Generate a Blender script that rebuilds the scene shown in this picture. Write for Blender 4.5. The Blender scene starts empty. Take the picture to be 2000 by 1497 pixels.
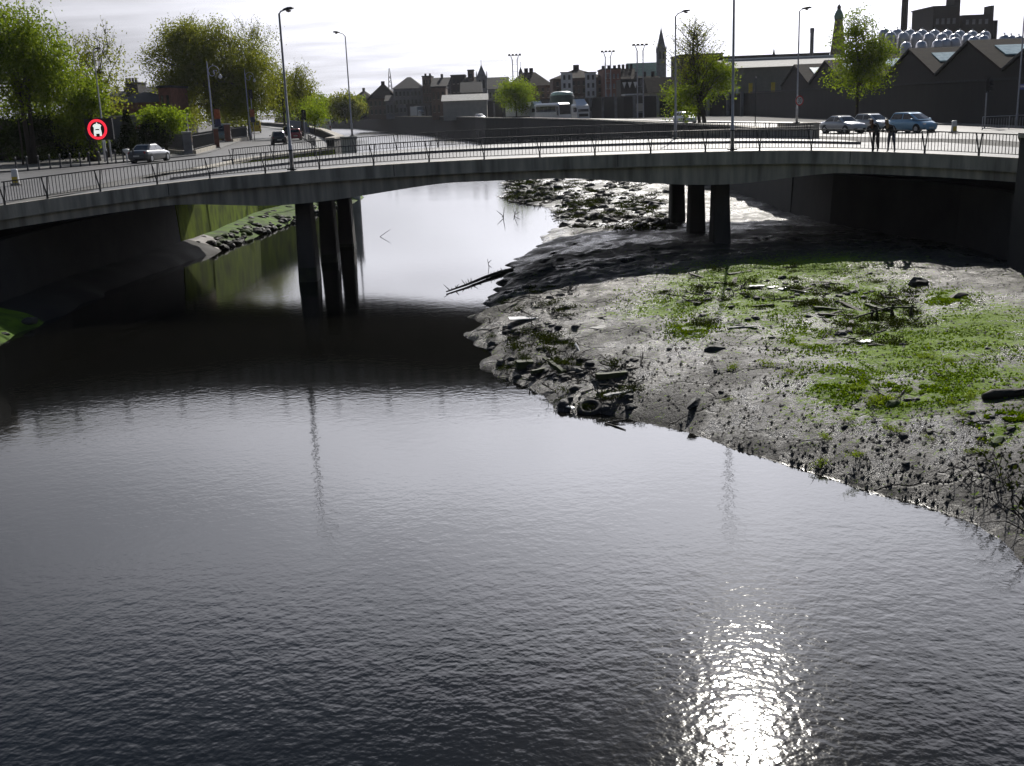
import bpy, bmesh, math, random
import numpy as np
from mathutils import Vector, Matrix, noise
random.seed(7); RNG = np.random.default_rng(7)
sc = bpy.context.scene
col = sc.collection
R = math.radians

# ------------------------------------------------------------------ camera
FPX, PITCH, ROLL = 2150.0, R(14.17), -0.038
CAM = Vector((0, 0, 8.0))
FW = Vector((0, math.cos(PITCH), -math.sin(PITCH)))
_r0 = Vector((1, 0, 0)); _u0 = _r0.cross(FW)
RT = _r0 * math.cos(ROLL) + _u0 * math.sin(ROLL)
UP = -_r0 * math.sin(ROLL) + _u0 * math.cos(ROLL)
cam_data = bpy.data.cameras.new('camera'); cam = bpy.data.objects.new('camera', cam_data); col.objects.link(cam)
cam_data.sensor_width = 36; cam_data.sensor_fit = 'HORIZONTAL'; cam_data.lens = 36 * FPX / 2000
cam_data.clip_start = 0.1; cam_data.clip_end = 6000
m = Matrix.Identity(4)
for i in range(3):
    m[i][0], m[i][1], m[i][2], m[i][3] = RT[i], UP[i], -FW[i], CAM[i]
cam.matrix_world = m
sc.camera = cam

# ------------------------------------------------------------------ world and sun
SUN_EL, SUN_AZ = R(32.4), R(12.6)            # azimuth measured from +Y towards +X
SUND = Vector((math.cos(SUN_EL) * math.sin(SUN_AZ), math.cos(SUN_EL) * math.cos(SUN_AZ), math.sin(SUN_EL)))
w = bpy.data.worlds.new('World'); sc.world = w; w.use_nodes = True
nt = w.node_tree; nt.nodes.clear()
def N(t, **k):
    n = nt.nodes.new(t)
    for a, b in k.items(): setattr(n, a, b)
    return n
def MA(op, a, b=None, c=None, clamp=False):
    n = nt.nodes.new('ShaderNodeMath'); n.operation = op; n.use_clamp = clamp
    for i, v in enumerate((a, b, c)):
        if v is None: continue
        if isinstance(v, (int, float)): n.inputs[i].default_value = v
        else: nt.links.new(v, n.inputs[i])
    return n.outputs[0]
L = lambda a, b: nt.links.new(a, b)
out = N('ShaderNodeOutputWorld'); bg = N('ShaderNodeBackground'); bg.inputs[1].default_value = 0.1
sky = N('ShaderNodeTexSky', sky_type='NISHITA', sun_disc=False, sun_elevation=SUN_EL, sun_rotation=SUN_AZ,
        air_density=1.0, dust_density=0.3, ozone_density=1.6)
tc = N('ShaderNodeTexCoord')
dirn = tc.outputs['Generated']
sep = N('ShaderNodeSeparateXYZ'); L(dirn, sep.inputs[0])
dot = N('ShaderNodeVectorMath', operation='DOT_PRODUCT'); L(dirn, dot.inputs[0]); dot.inputs[1].default_value = SUND
cg = dot.outputs['Value']
# cloud radiance: thin bright overcast that forward-scatters the sun
half = MA('MULTIPLY_ADD', cg, 0.5, 0.5)
fwd = MA('POWER', MA('MAXIMUM', cg, 0.0), 8.0)
rad = MA('ADD', MA('MULTIPLY_ADD', MA('POWER', half, 3.0), 4.0, 1.0), MA('MULTIPLY', fwd, 46.0))
# planar cloud layer coordinates
zc = MA('MAXIMUM', sep.outputs[2], 0.0)
den = MA('ADD', zc, 0.09)
cx = MA('DIVIDE', sep.outputs[0], den); cy = MA('DIVIDE', sep.outputs[1], den)
comb = N('ShaderNodeCombineXYZ'); L(MA('MULTIPLY', cx, 0.55), comb.inputs[0]); L(cy, comb.inputs[1])
n1 = N('ShaderNodeTexNoise'); n1.inputs['Scale'].default_value = 0.75; n1.inputs['Detail'].default_value = 7; n1.inputs['Roughness'].default_value = .58
L(comb.outputs[0], n1.inputs['Vector'])
n2 = N('ShaderNodeTexNoise'); n2.inputs['Scale'].default_value = 2.1; n2.inputs['Detail'].default_value = 5
L(comb.outputs[0], n2.inputs['Vector'])
# coverage: closed towards the horizon, breaking up higher and away from the sun
cov = MA('MULTIPLY', MA('SUBTRACT', 0.54, zc), 3.4)
mask = MA('MULTIPLY_ADD', MA('SUBTRACT', n1.outputs[0], 0.5), 1.5, cov, clamp=True)
shade = MA('MULTIPLY_ADD', n2.outputs[0], 1.0, 0.52)
radn = MA('MULTIPLY', MA('MULTIPLY', rad, shade), MA('MULTIPLY_ADD', zc, 1.6, 0.66))
tint = N('ShaderNodeVectorMath', operation='SCALE'); tint.inputs[0].default_value = (0.965, 0.97, 1.055); L(radn, tint.inputs['Scale'])
mix = N('ShaderNodeMix', data_type='RGBA'); L(mask, mix.inputs[0]); sks = N('ShaderNodeVectorMath', operation='SCALE'); sks.inputs['Scale'].default_value = 0.6; L(sky.outputs[0], sks.inputs[0]); L(sks.outputs[0], mix.inputs[6]); L(tint.outputs[0], mix.inputs[7])
L(mix.outputs[2], bg.inputs[0]); L(bg.outputs[0], out.inputs[0])
sl = bpy.data.lights.new('sun', 'SUN'); sl.energy = 4.4; sl.angle = R(0.53); sl.color = (1.0, 0.95, 0.87)
so = bpy.data.objects.new('sun', sl); col.objects.link(so)
so.rotation_euler = (-SUND).to_track_quat('-Z', 'Y').to_euler(); so.location = SUND * 100
sc.view_settings.view_transform = 'Standard'; sc.view_settings.look = 'None'
sc.view_settings.exposure = 0.0; sc.view_settings.gamma = 1.0

# ------------------------------------------------------------------ helpers
def ray(px, py): return FW * FPX + RT * (px - 1000) + UP * (748.5 - py)
def G(px, py, z):                                  # point of the photograph on the level z
    d = ray(px, py); return CAM + d * ((z - CAM.z) / d.z)
def P(px, py, Y):                                  # point of the photograph at the distance Y
    d = ray(px, py); return CAM + d * (Y / d.y)
def tag(o, label=None, cat=None, group=None, kind=None):
    if label: o['label'] = label
    if cat: o['category'] = cat
    if group: o['group'] = group
    if kind: o['kind'] = kind
    return o
def empty(name, loc=(0, 0, 0), rz=0.0, label=None, cat=None, group=None):
    o = bpy.data.objects.new(name, None); col.objects.link(o)
    o.location = loc; o.rotation_euler = (0, 0, rz); o.empty_display_size = .2
    return tag(o, label, cat, group)
def copy_tree(o, parent=None):
    c = o.copy(); col.objects.link(c)
    if parent: c.parent = parent
    for ch in list(o.children): copy_tree(ch, c)
    return c
def link(name, me, mat, parent=None, loc=None):
    o = bpy.data.objects.new(name, me); col.objects.link(o)
    if mat is not None and not me.materials: me.materials.append(mat)
    if parent: o.parent = parent
    if loc is not None: o.location = loc
    return o
class MB:
    def __init__(s): s.v = []; s.f = []
    def add(s, vs, fs):
        k = len(s.v); s.v += [tuple(v) for v in vs]; s.f += [tuple(i + k for i in f) for f in fs]; return s
    def box(s, c, d, rz=0.0, rx=0.0, ry=0.0, taper=1.0):
        hx, hy, hz = d[0] / 2, d[1] / 2, d[2] / 2
        vs = []
        M = Matrix.Rotation(rz, 3, 'Z') @ Matrix.Rotation(ry, 3, 'Y') @ Matrix.Rotation(rx, 3, 'X')
        for z in (-1, 1):
            t = taper if z > 0 else 1.0
            for x, y in ((-1, -1), (1, -1), (1, 1), (-1, 1)):
                vs.append(Vector(c) + M @ Vector((x * hx * t, y * hy * t, z * hz)))
        return s.add(vs, [(3, 2, 1, 0), (4, 5, 6, 7), (0, 1, 5, 4), (1, 2, 6, 5), (2, 3, 7, 6), (3, 0, 4, 7)])
    def tube(s, pts, rad, n=8, cap=True):
        pts = [Vector(p) for p in pts]
        if not hasattr(rad, '__len__'): rad = [rad] * len(pts)
        rings = []; up = Vector((0.013, 0.02, 1))
        for i, p in enumerate(pts):
            t = (pts[min(i + 1, len(pts) - 1)] - pts[max(i - 1, 0)]).normalized()
            a = t.cross(up)
            if a.length < 1e-3: a = t.cross(Vector((1, 0, 0)))
            a.normalize(); b = t.cross(a)
            rings.append([p + (a * math.cos(q) + b * math.sin(q)) * rad[i] for q in [2 * math.pi * k / n for k in range(n)]])
        fs = []
        for i in range(len(pts) - 1):
            for k in range(n):
                fs.append((i * n + k, i * n + (k + 1) % n, (i + 1) * n + (k + 1) % n, (i + 1) * n + k))
        if cap:
            fs.append(tuple(range(n))[::-1]); fs.append(tuple((len(pts) - 1) * n + k for k in range(n)))
        return s.add([v for r in rings for v in r], fs)
    def lathe(s, prof, c=(0, 0, 0), n=16):
        vs = []
        for r, z in prof:
            for k in range(n):
                q = 2 * math.pi * k / n; vs.append((c[0] + r * math.cos(q), c[1] + r * math.sin(q), c[2] + z))
        fs = []
        for i in range(len(prof) - 1):
            for k in range(n): fs.append((i * n + k, i * n + (k + 1) % n, (i + 1) * n + (k + 1) % n, (i + 1) * n + k))
        fs.append(tuple(range(n))[::-1]); fs.append(tuple((len(prof) - 1) * n + k for k in range(n)))
        return s.add(vs, fs)
    def prism(s, poly, z0, z1):
        n = len(poly)
        a = sum(poly[i][0] * poly[(i + 1) % n][1] - poly[(i + 1) % n][0] * poly[i][1] for i in range(n))
        if a < 0: poly = poly[::-1]
        vs = [(x, y, z0) for x, y in poly] + [(x, y, z1) for x, y in poly]
        return s.add(vs, [tuple(range(n))[::-1], tuple(range(n, 2 * n))] + [(i, (i + 1) % n, n + (i + 1) % n, n + i) for i in range(n)])
    def loft(s, rings, closed=True, cap=True):
        n = len(rings[0]); fs = []
        for i in range(len(rings) - 1):
            for k in range(n if closed else n - 1):
                fs.append((i * n + k, i * n + (k + 1) % n, (i + 1) * n + (k + 1) % n, (i + 1) * n + k))
        if cap and closed:
            fs.append(tuple(range(n))[::-1]); fs.append(tuple((len(rings) - 1) * n + k for k in range(n)))
        return s.add([v for r in rings for v in r], fs)
    def mesh(s, name, mat=None, smooth=False, fix=True):
        me = bpy.data.meshes.new(name); me.from_pydata(s.v, [], s.f)
        if fix:
            b = bmesh.new(); b.from_mesh(me); bmesh.ops.recalc_face_normals(b, faces=b.faces); b.to_mesh(me); b.free()
        if smooth:
            for p in me.polygons: p.use_smooth = True
        if mat: me.materials.append(mat)
        return me
    def build(s, name, mat, parent=None, smooth=False, loc=None, bevel=0):
        o = link(name, s.mesh(name, mat, smooth), None, parent, loc)
        if bevel:
            b = o.modifiers.new('bevel', 'BEVEL'); b.width = bevel; b.segments = 2; b.limit_method = 'ANGLE'
        return o
def np_mesh(name, V, F4, mat, smooth=False):
    me = bpy.data.meshes.new(name); V = np.asarray(V, np.float32); F4 = np.asarray(F4, np.int32); k = F4.shape[1]
    me.vertices.add(len(V)); me.vertices.foreach_set('co', V.ravel())
    me.loops.add(F4.size); me.loops.foreach_set('vertex_index', F4.ravel())
    me.polygons.add(len(F4)); me.polygons.foreach_set('loop_start', np.arange(0, F4.size, k, dtype=np.int32))
    me.polygons.foreach_set('loop_total', np.full(len(F4), k, np.int32))
    if smooth: me.polygons.foreach_set('use_smooth', np.ones(len(F4), bool))
    me.update(); me.validate()
    if mat: me.materials.append(mat)
    return me

# ------------------------------------------------------------------ materials
def mat(name, c, rough=.8, metal=0.0, var=.25, scale=2.0, bump=0.0, bscale=20.0, spec=.5, stretch=(1, 1, 1), c2=None, emit=0, coat=0, detail=5):
    mt = bpy.data.materials.new(name); mt.use_nodes = True; t = mt.node_tree; b = t.nodes['Principled BSDF']
    b.inputs['Roughness'].default_value = rough; b.inputs['Metallic'].default_value = metal
    b.inputs['Specular IOR Level'].default_value = spec
    if coat: b.inputs['Coat Weight'].default_value = coat; b.inputs['Coat Roughness'].default_value = .05
    b.inputs['Base Color'].default_value = (*c, 1)
    if var or bump:
        tcn = t.nodes.new('ShaderNodeTexCoord'); mp = t.nodes.new('ShaderNodeMapping'); mp.inputs['Scale'].default_value = stretch
        t.links.new(tcn.outputs['Object'], mp.inputs[0])
    if var:
        nz = t.nodes.new('ShaderNodeTexNoise'); nz.inputs['Scale'].default_value = scale; nz.inputs['Detail'].default_value = detail
        t.links.new(mp.outputs[0], nz.inputs['Vector'])
        rp = t.nodes.new('ShaderNodeMapRange'); rp.inputs[1].default_value = .3; rp.inputs[2].default_value = .7
        t.links.new(nz.outputs[0], rp.inputs[0])
        mx = t.nodes.new('ShaderNodeMix'); mx.data_type = 'RGBA'
        lo = [x * (1 - var) for x in c]; hi = [min(1, x * (1 + var)) for x in c] if c2 is None else c2
        mx.inputs[6].default_value = (*lo, 1); mx.inputs[7].default_value = (*hi, 1)
        t.links.new(rp.outputs[0], mx.inputs[0]); t.links.new(mx.outputs[2], b.inputs['Base Color'])
        rr = t.nodes.new('ShaderNodeMapRange'); rr.inputs[3].default_value = max(0, rough - .08); rr.inputs[4].default_value = min(1, rough + .1)
        t.links.new(nz.outputs[0], rr.inputs[0]); t.links.new(rr.outputs[0], b.inputs['Roughness'])
    if bump:
        nb = t.nodes.new('ShaderNodeTexNoise'); nb.inputs['Scale'].default_value = bscale; nb.inputs['Detail'].default_value = 4
        t.links.new(mp.outputs[0], nb.inputs['Vector'])
        bp = t.nodes.new('ShaderNodeBump'); bp.inputs['Strength'].default_value = min(1, bump); bp.inputs['Distance'].default_value = .02
        t.links.new(nb.outputs[0], bp.inputs['Height']); t.links.new(bp.outputs[0], b.inputs['Normal'])
    if emit:
        b.inputs['Emission Color'].default_value = (*c, 1); b.inputs['Emission Strength'].default_value = emit
    return mt
def leaf_mat(name, c1, c2, trans=.55):
    mt = bpy.data.materials.new(name); mt.use_nodes = True; t = mt.node_tree; t.nodes.clear()
    o = t.nodes.new('ShaderNodeOutputMaterial'); d = t.nodes.new('ShaderNodeBsdfDiffuse'); tr = t.nodes.new('ShaderNodeBsdfTranslucent')
    ms = t.nodes.new('ShaderNodeMixShader'); ms.inputs[0].default_value = trans
    ge = t.nodes.new('ShaderNodeNewGeometry'); mx = t.nodes.new('ShaderNodeMix'); mx.data_type = 'RGBA'
    t.links.new(ge.outputs['Random Per Island'], mx.inputs[0])
    mx.inputs[6].default_value = (*c1, 1); mx.inputs[7].default_value = (*c2, 1)
    t.links.new(mx.outputs[2], d.inputs[0])
    hs = t.nodes.new('ShaderNodeMix'); hs.data_type = 'RGBA'; hs.blend_type = 'MULTIPLY'; hs.inputs[0].default_value = 1
    hs.inputs[7].default_value = (1.25, 1.15, .55, 1); t.links.new(mx.outputs[2], hs.inputs[6]); t.links.new(hs.outputs[2], tr.inputs[0])
    t.links.new(d.outputs[0], ms.inputs[1]); t.links.new(tr.outputs[0], ms.inputs[2]); t.links.new(ms.outputs[0], o.inputs[0])
    return mt
M = {}
M['concrete'] = mat('weathered_concrete', (.44, .40, .33), .85, var=.5, scale=1.7, bump=.5, bscale=14, stretch=(1.5, 1.5, .16), detail=8)
M['concrete_light'] = mat('pale_concrete', (.46, .45, .42), .8, var=.2, scale=1.5, bump=.3)
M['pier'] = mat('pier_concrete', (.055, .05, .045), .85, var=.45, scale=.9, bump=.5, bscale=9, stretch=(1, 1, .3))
M['asphalt'] = mat('asphalt', (.10, .098, .10), .62, var=.22, scale=.5, bump=.25, bscale=60, spec=.35)
M['paving'] = mat('footway_paving', (.17, .165, .155), .6, var=.2, scale=.8, bump=.2, bscale=40)
M['kerb'] = mat('kerb_stone', (.24, .23, .22), .75, var=.25, scale=2)
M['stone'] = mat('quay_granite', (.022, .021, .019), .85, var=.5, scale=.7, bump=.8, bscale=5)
M['quaygreen'] = mat('algae_quay_wall', (.075, .11, .004), .95, var=.5, scale=1.4, bump=.8, bscale=6, c2=(.17, .235, .008), spec=.1, stretch=(1, 1, .5), detail=8)
M['iron'] = mat('painted_iron', (.06, .06, .061), .5, var=.2, metal=.0, spec=.5)
M['galv'] = mat('galvanised_steel', (.46, .46, .49), .5, metal=.2, var=.2, scale=3)
M['darkmetal'] = mat('dark_metal', (.03, .032, .034), .45, metal=.3, var=.2)
M['glass'] = mat('dark_glass', (.02, .024, .028), .06, var=0, spec=.8)
M['lampglass'] = mat('lamp_lens', (.5, .42, .4), .25, var=0)
M['rubber'] = mat('tyre_rubber', (.018, .018, .018), .8, var=.2)
M['rim'] = mat('alloy_rim', (.45, .46, .47), .35, metal=.7, var=.1)
M['black'] = mat('black_plastic', (.015, .015, .016), .55, var=.15)
M['white'] = mat('white_paint', (.75, .75, .74), .4, var=.08, scale=4)
M['red'] = mat('red_paint', (.5, .03, .03), .45, var=.1)
M['yellow'] = mat('yellow_paint', (.72, .52, .05), .5, var=.12)
M['brickdark'] = mat('dark_brick', (.021, .0175, .016), .9, var=.35, scale=2.5, bump=.4)
M['brickred'] = mat('red_brick', (.20, .085, .06), .9, var=.3, scale=2.2, bump=.4)
M['brickbrown'] = mat('brown_brick', (.15, .10, .075), .9, var=.3, scale=1.8)
M['slate'] = mat('slate_roof', (.034, .035, .038), .8, var=.3, scale=2, spec=.25)
M['slatebrown'] = mat('brown_tile_roof', (.030, .024, .019), .95, var=.4, scale=1.2, spec=.1)
M['greystone'] = mat('grey_limestone', (.20, .20, .205), .9, var=.3, scale=1.2)
M['render'] = mat('pale_render', (.40, .38, .33), .85, var=.15, scale=.8)
M['copper'] = mat('green_copper_roof', (.14, .26, .2), .7, var=.25)
M['steel'] = mat('stainless_steel', (.50, .50, .52), .38, metal=.9, var=.08)
M['skylight'] = mat('skylight_glass', (.35, .5, .5), .2, var=.2, scale=2, spec=.8)
M['wood'] = mat('wet_driftwood', (.036, .028, .019), .75, var=.5, scale=5, bump=.5, stretch=(1, 4, 4))
M['woodgreen'] = mat('algae_covered_wood', (.045, .058, .012), .75, var=.5, scale=5, bump=.5)
M['wetstone'] = mat('wet_stone', (.028, .027, .023), .7, var=.4, scale=5, bump=.6, bscale=8)
M['mossstone'] = mat('mossy_stone', (.045, .075, .012), .85, var=.5, scale=4, c2=(.08, .13, .02))
M['bark'] = mat('bark', (.05, .04, .03), .9, var=.35, scale=4, bump=.6, stretch=(1, 1, .3))
M['soil'] = mat('dark_soil', (.03, .026, .02), .95, var=.3)
M['grass'] = mat('grass_ground', (.045, .075, .015), .95, var=.4, scale=3)
M['leaf'] = leaf_mat('leaf_green', (.10, .165, .014), (.19, .26, .035), .66)
M['leaflight'] = leaf_mat('leaf_spring_green', (.13, .21, .018), (.21, .29, .035), .66)
M['leafolive'] = leaf_mat('leaf_olive', (.12, .155, .022), (.22, .25, .055), .66)
M['leafdark'] = leaf_mat('leaf_dark', (.012, .022, .008), (.025, .04, .012), .25)
M['twig'] = mat('twigs', (.06, .05, .035), .9, var=.3)

# ------------------------------------------------------------------ bridge curves
def near_y(x):
    a = abs(x); return 52.0 - (5.2 * ((a - 12.5) / 9.0) ** 1.7 if a > 12.5 else 0.0)
def deck_z(x):
    a = abs(x)
    return 5.60 - (.98 * (a / 22) ** 1.9 if x < 0 else .50 * (a / 21) ** 3)
FAR_Y = 71.6
def sofit(x):
    a = abs(x); h = max(0.0, math.cos(math.pi * (a - 10.0) / (15.0 if a < 10 else 11.0)))
    return deck_z(x) - (1.0 + .52 * h ** 1.4 if abs(a - 10) < 7.5 else 1.0)

# ------------------------------------------------------------------ river lines
LWALL = [(-26, -10), (-23.5, 30), (-21.6, 44), (-21.4, 53), (-19.7, 66), (-19.3, 86), (-15.6, 104), (-15.8, 112), (-24, 155), (-41, 234), (-82, 380), (-165, 640), (-400, 1000)]
RWALL = [(19.5, -10), (19.5, 42.3), (21.8, 47.2), (21.8, 53), (18.9, 64), (18.7, 70), (19.6, 97), (16.5, 121), (13, 158), (4, 212), (-3.4, 240), (-6.2, 263), (-19.6, 330), (-33, 381), (-67, 520), (-140, 700), (-370, 1070)]

# ------------------------------------------------------------------ ground, roads, water
def sheet(name, poly, z, mt, kind='structure'):
    me = bpy.data.meshes.new(name); me.from_pydata([(x, y, z) for x, y in poly], [], [tuple(range(len(poly)))])
    b = bmesh.new(); b.from_mesh(me); bmesh.ops.triangulate(b, faces=b.faces); bmesh.ops.recalc_face_normals(b, faces=b.faces)
    for f in b.faces:
        if f.normal.z < 0: f.normal_flip()
    b.to_mesh(me); b.free()
    return tag(link(name, me, mt), kind=kind)
ZL, ZR = 4.60, 4.70
M['earth'] = mat('city_ground', (.09, .085, .075), .9, var=.3, scale=.15)
sheet('ground', LWALL + [(-400, 4000), (-4000, 4000), (-4000, -10)], ZL, M['earth'])
sheet('ground', RWALL + [(-370, 4000), (4000, 4000), (4000, -10)], ZR, M['earth'])
sheet('road', [(-22.2, 36), (-22.2, 72), (-21, 86), (-17.5, 103), (-18, 112), (-27, 155), (-44, 234), (-86, 380), (-98, 384), (-58, 245), (-36.5, 162), (-33.5, 142),
      (-28, 108), (-27.5, 101), (-29.5, 93), (-35, 81), (-60, 78), (-60, 36)], ZL + .02, M['asphalt'])
sheet('road', [(31, 36), (31, 72), (22, 97), (19, 121), (15.5, 158), (7, 215), (-10.5, 302), (-54, 480), (-46, 482), (-1, 302), (16, 218), (26, 160), (33, 128),
      (39.5, 112), (41, 100), (41, 85), (90, 80), (90, 36)], ZR + .02, M['asphalt'])
def strip(name, pts, width, z0, z1, mt, label=None, cat=None, kind='structure', side=1):
    """raised band following a line, width to one side"""
    mb = MB(); ps = [Vector((x, y, 0)) for x, y in pts]; rings = []
    for i, p in enumerate(ps):
        t = (ps[min(i + 1, len(ps) - 1)] - ps[max(i - 1, 0)]).normalized(); n = Vector((-t.y, t.x, 0)) * side
        q = p + n * width
        rings.append([(p.x, p.y, z0), (q.x, q.y, z0), (q.x, q.y, z1), (p.x, p.y, z1)])
    mb.loft(rings); o = mb.build(name, mt); return tag(o, label, cat, kind=kind)
# footways along the quays (raised kerbs)
strip('pavement', [(-60, 78.2), (-35, 81.2), (-29.6, 93.2), (-27.6, 101.2), (-28.1, 108.2), (-33.6, 142.2), (-36.6, 162.2), (-58, 245)], 3.0, ZL - .2, ZL + .14, M['paving'], side=1)
strip('pavement', [(-19.6, 86.5), (-16.0, 103.5), (-16.2, 112), (-25.2, 155), (-42.4, 234), (-83, 380)], 2.2, ZL - .2, ZL + .14, M['paving'], side=1)
strip('pavement', [(41.2, 85), (41.2, 100), (39.7, 112), (33.2, 128), (26.2, 160), (16.2, 218), (-1, 302)], 2.2, ZR - .2, ZR + .14, M['paving'], side=-1)

wm = bpy.data.materials.new('river_water'); wm.use_nodes = True; t = wm.node_tree; b = t.nodes['Principled BSDF']
b.inputs['Base Color'].default_value = (.005, .005, .004, 1); b.inputs['Roughness'].default_value = .062; b.inputs['IOR'].default_value = 1.333
tcn = t.nodes.new('ShaderNodeTexCoord')
def wnoise(sx, sy, rot, scale, detail, rough=.55):
    mp = t.nodes.new('ShaderNodeMapping'); mp.inputs['Scale'].default_value = (sx, sy, 1); mp.inputs['Rotation'].default_value = (0, 0, R(rot))
    t.links.new(tcn.outputs['Object'], mp.inputs[0]); n = t.nodes.new('ShaderNodeTexNoise'); n.inputs['Scale'].default_value = scale
    n.inputs['Detail'].default_value = detail; n.inputs['Roughness'].default_value = rough; t.links.new(mp.outputs[0], n.inputs['Vector']); return n.outputs[0]
def tm(op, a, b2):
    n = t.nodes.new('ShaderNodeMath'); n.operation = op
    for i, v in enumerate((a, b2)):
        if isinstance(v, (int, float)): n.inputs[i].default_value = v
        else: t.links.new(v, n.inputs[i])
    return n.outputs[0]
hgt = tm('ADD', tm('MULTIPLY', wnoise(.95, 1.05, 12, 6.2, 1), .75), tm('MULTIPLY', wnoise(.9, 1.1, -20, 2.2, 1), 1.0))
hgt = tm('ADD', hgt, tm('MULTIPLY', wnoise(1, 1, 35, 14.0, 1), .26))
# wind-ruffled and calmer stretches of the river
calm = t.nodes.new('ShaderNodeMapRange'); calm.inputs[1].default_value = .35; calm.inputs[2].default_value = .65; calm.inputs[3].default_value = .55; calm.inputs[4].default_value = 1.0
t.links.new(wnoise(.5, 1, 15, .09, 2), calm.inputs[0])
# beyond the bend the ripples are too fine to resolve: they act as roughness
# open reach near the camera is wind-ruffled, the reach sheltered by the bridge lies calmer
sx_ = t.nodes.new('ShaderNodeSeparateXYZ'); t.links.new(tcn.outputs['Object'], sx_.inputs[0])
fc = t.nodes.new('ShaderNodeFloatCurve'); cv = fc.mapping.curves[0]
for i_, (a_, b_) in enumerate(((0, 1.0), (.043, .92), (.067, .48), (.107, .25), (.30, .18), (.45, .9), (1, 1.0))):
    if i_ == 0: cv.points[0].location = (a_, b_)
    elif i_ == 6: cv.points[-1].location = (a_, b_)
    else: cv.points.new(a_, b_)
fc.mapping.update()
t.links.new(tm('DIVIDE', sx_.outputs[1], 300.0), fc.inputs['Value'])
bp = t.nodes.new('ShaderNodeBump'); bp.inputs['Distance'].default_value = .0115
t.links.new(tm('MULTIPLY', calm.outputs[0], fc.outputs[0]), bp.inputs['Strength'])
rgw = t.nodes.new('ShaderNodeMapRange'); t.links.new(sx_.outputs[1], rgw.inputs[0]); rgw.inputs[1].default_value = 120; rgw.inputs[2].default_value = 190; rgw.inputs[3].default_value = .06; rgw.inputs[4].default_value = .34
t.links.new(rgw.outputs[0], b.inputs['Roughness']); t.links.new(hgt, bp.inputs['Height']); t.links.new(bp.outputs[0], b.inputs['Normal'])
sheet('river_water', [(-420, -20), (40, -20), (40, 1050), (-420, 1050)], 0.0, wm)

# ------------------------------------------------------------------ quay walls
def wall_line(pts, zt, zb=-1.0, th=.7, batter=.25, side=1):
    rings = []; ps = [Vector((x, y, 0)) for x, y in pts]
    for i, p in enumerate(ps):
        tt = (ps[min(i + 1, len(ps) - 1)] - ps[max(i - 1, 0)]).normalized(); n = Vector((-tt.y, tt.x, 0)) * side   # n points into the land
        z = zt[i] if hasattr(zt, '__len__') else zt
        a = p - n * batter; c = p + n * th
        rings.append([(a.x, a.y, zb), (p.x, p.y, z), (c.x, c.y, z), (c.x, c.y, zb)])
    return MB().loft(rings)
def quay(name, pts, zt, mt, label, side, coping=True, zb=-1.0):
    root = empty(name, (0, 0, 0), 0, label, 'wall')
    wall_line(pts, zt, zb=zb, side=side).build('wall_face', mt, root)
    if coping:
        rings = []; ps = [Vector((x, y, 0)) for x, y in pts]
        for i, p in enumerate(ps):
            tt = (ps[min(i + 1, len(ps) - 1)] - ps[max(i - 1, 0)]).normalized(); n = Vector((-tt.y, tt.x, 0)) * side
            a = p - n * .1; c = p + n * .8; z = zt[i] if hasattr(zt, '__len__') else zt
            rings.append([(a.x, a.y, z + .003), (c.x, c.y, z + .003), (c.x, c.y, z + .18), (a.x, a.y, z + .18)])
        MB().loft(rings).build('coping', M['concrete'], root)
    return root
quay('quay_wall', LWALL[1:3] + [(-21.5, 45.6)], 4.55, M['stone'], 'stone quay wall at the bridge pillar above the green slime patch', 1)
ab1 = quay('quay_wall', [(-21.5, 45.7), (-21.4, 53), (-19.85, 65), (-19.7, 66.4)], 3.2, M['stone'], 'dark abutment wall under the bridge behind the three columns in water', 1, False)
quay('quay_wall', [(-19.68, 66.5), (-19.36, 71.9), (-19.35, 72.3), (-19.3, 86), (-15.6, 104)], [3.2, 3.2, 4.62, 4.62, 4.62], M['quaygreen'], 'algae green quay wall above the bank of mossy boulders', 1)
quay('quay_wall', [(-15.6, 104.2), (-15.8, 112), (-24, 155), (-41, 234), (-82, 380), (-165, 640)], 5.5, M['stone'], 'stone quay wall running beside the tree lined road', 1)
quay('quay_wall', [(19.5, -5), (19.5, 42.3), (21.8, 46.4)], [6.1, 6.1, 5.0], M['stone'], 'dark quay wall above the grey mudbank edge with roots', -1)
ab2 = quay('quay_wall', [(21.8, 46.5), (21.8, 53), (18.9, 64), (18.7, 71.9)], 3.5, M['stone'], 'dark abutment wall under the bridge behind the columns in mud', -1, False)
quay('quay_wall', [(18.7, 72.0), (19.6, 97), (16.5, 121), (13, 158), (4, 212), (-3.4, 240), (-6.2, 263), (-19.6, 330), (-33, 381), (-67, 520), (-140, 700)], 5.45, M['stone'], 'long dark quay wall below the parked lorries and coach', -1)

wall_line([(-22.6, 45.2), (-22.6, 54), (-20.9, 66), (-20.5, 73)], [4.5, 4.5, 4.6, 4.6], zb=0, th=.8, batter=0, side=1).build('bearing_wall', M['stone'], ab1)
wall_line([(22.9, 46.0), (22.9, 54), (20.0, 65), (19.9, 73)], [4.65, 4.65, 4.65, 4.65], zb=0, th=.8, batter=0, side=-1).build('bearing_wall', M['stone'], ab2)
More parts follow.
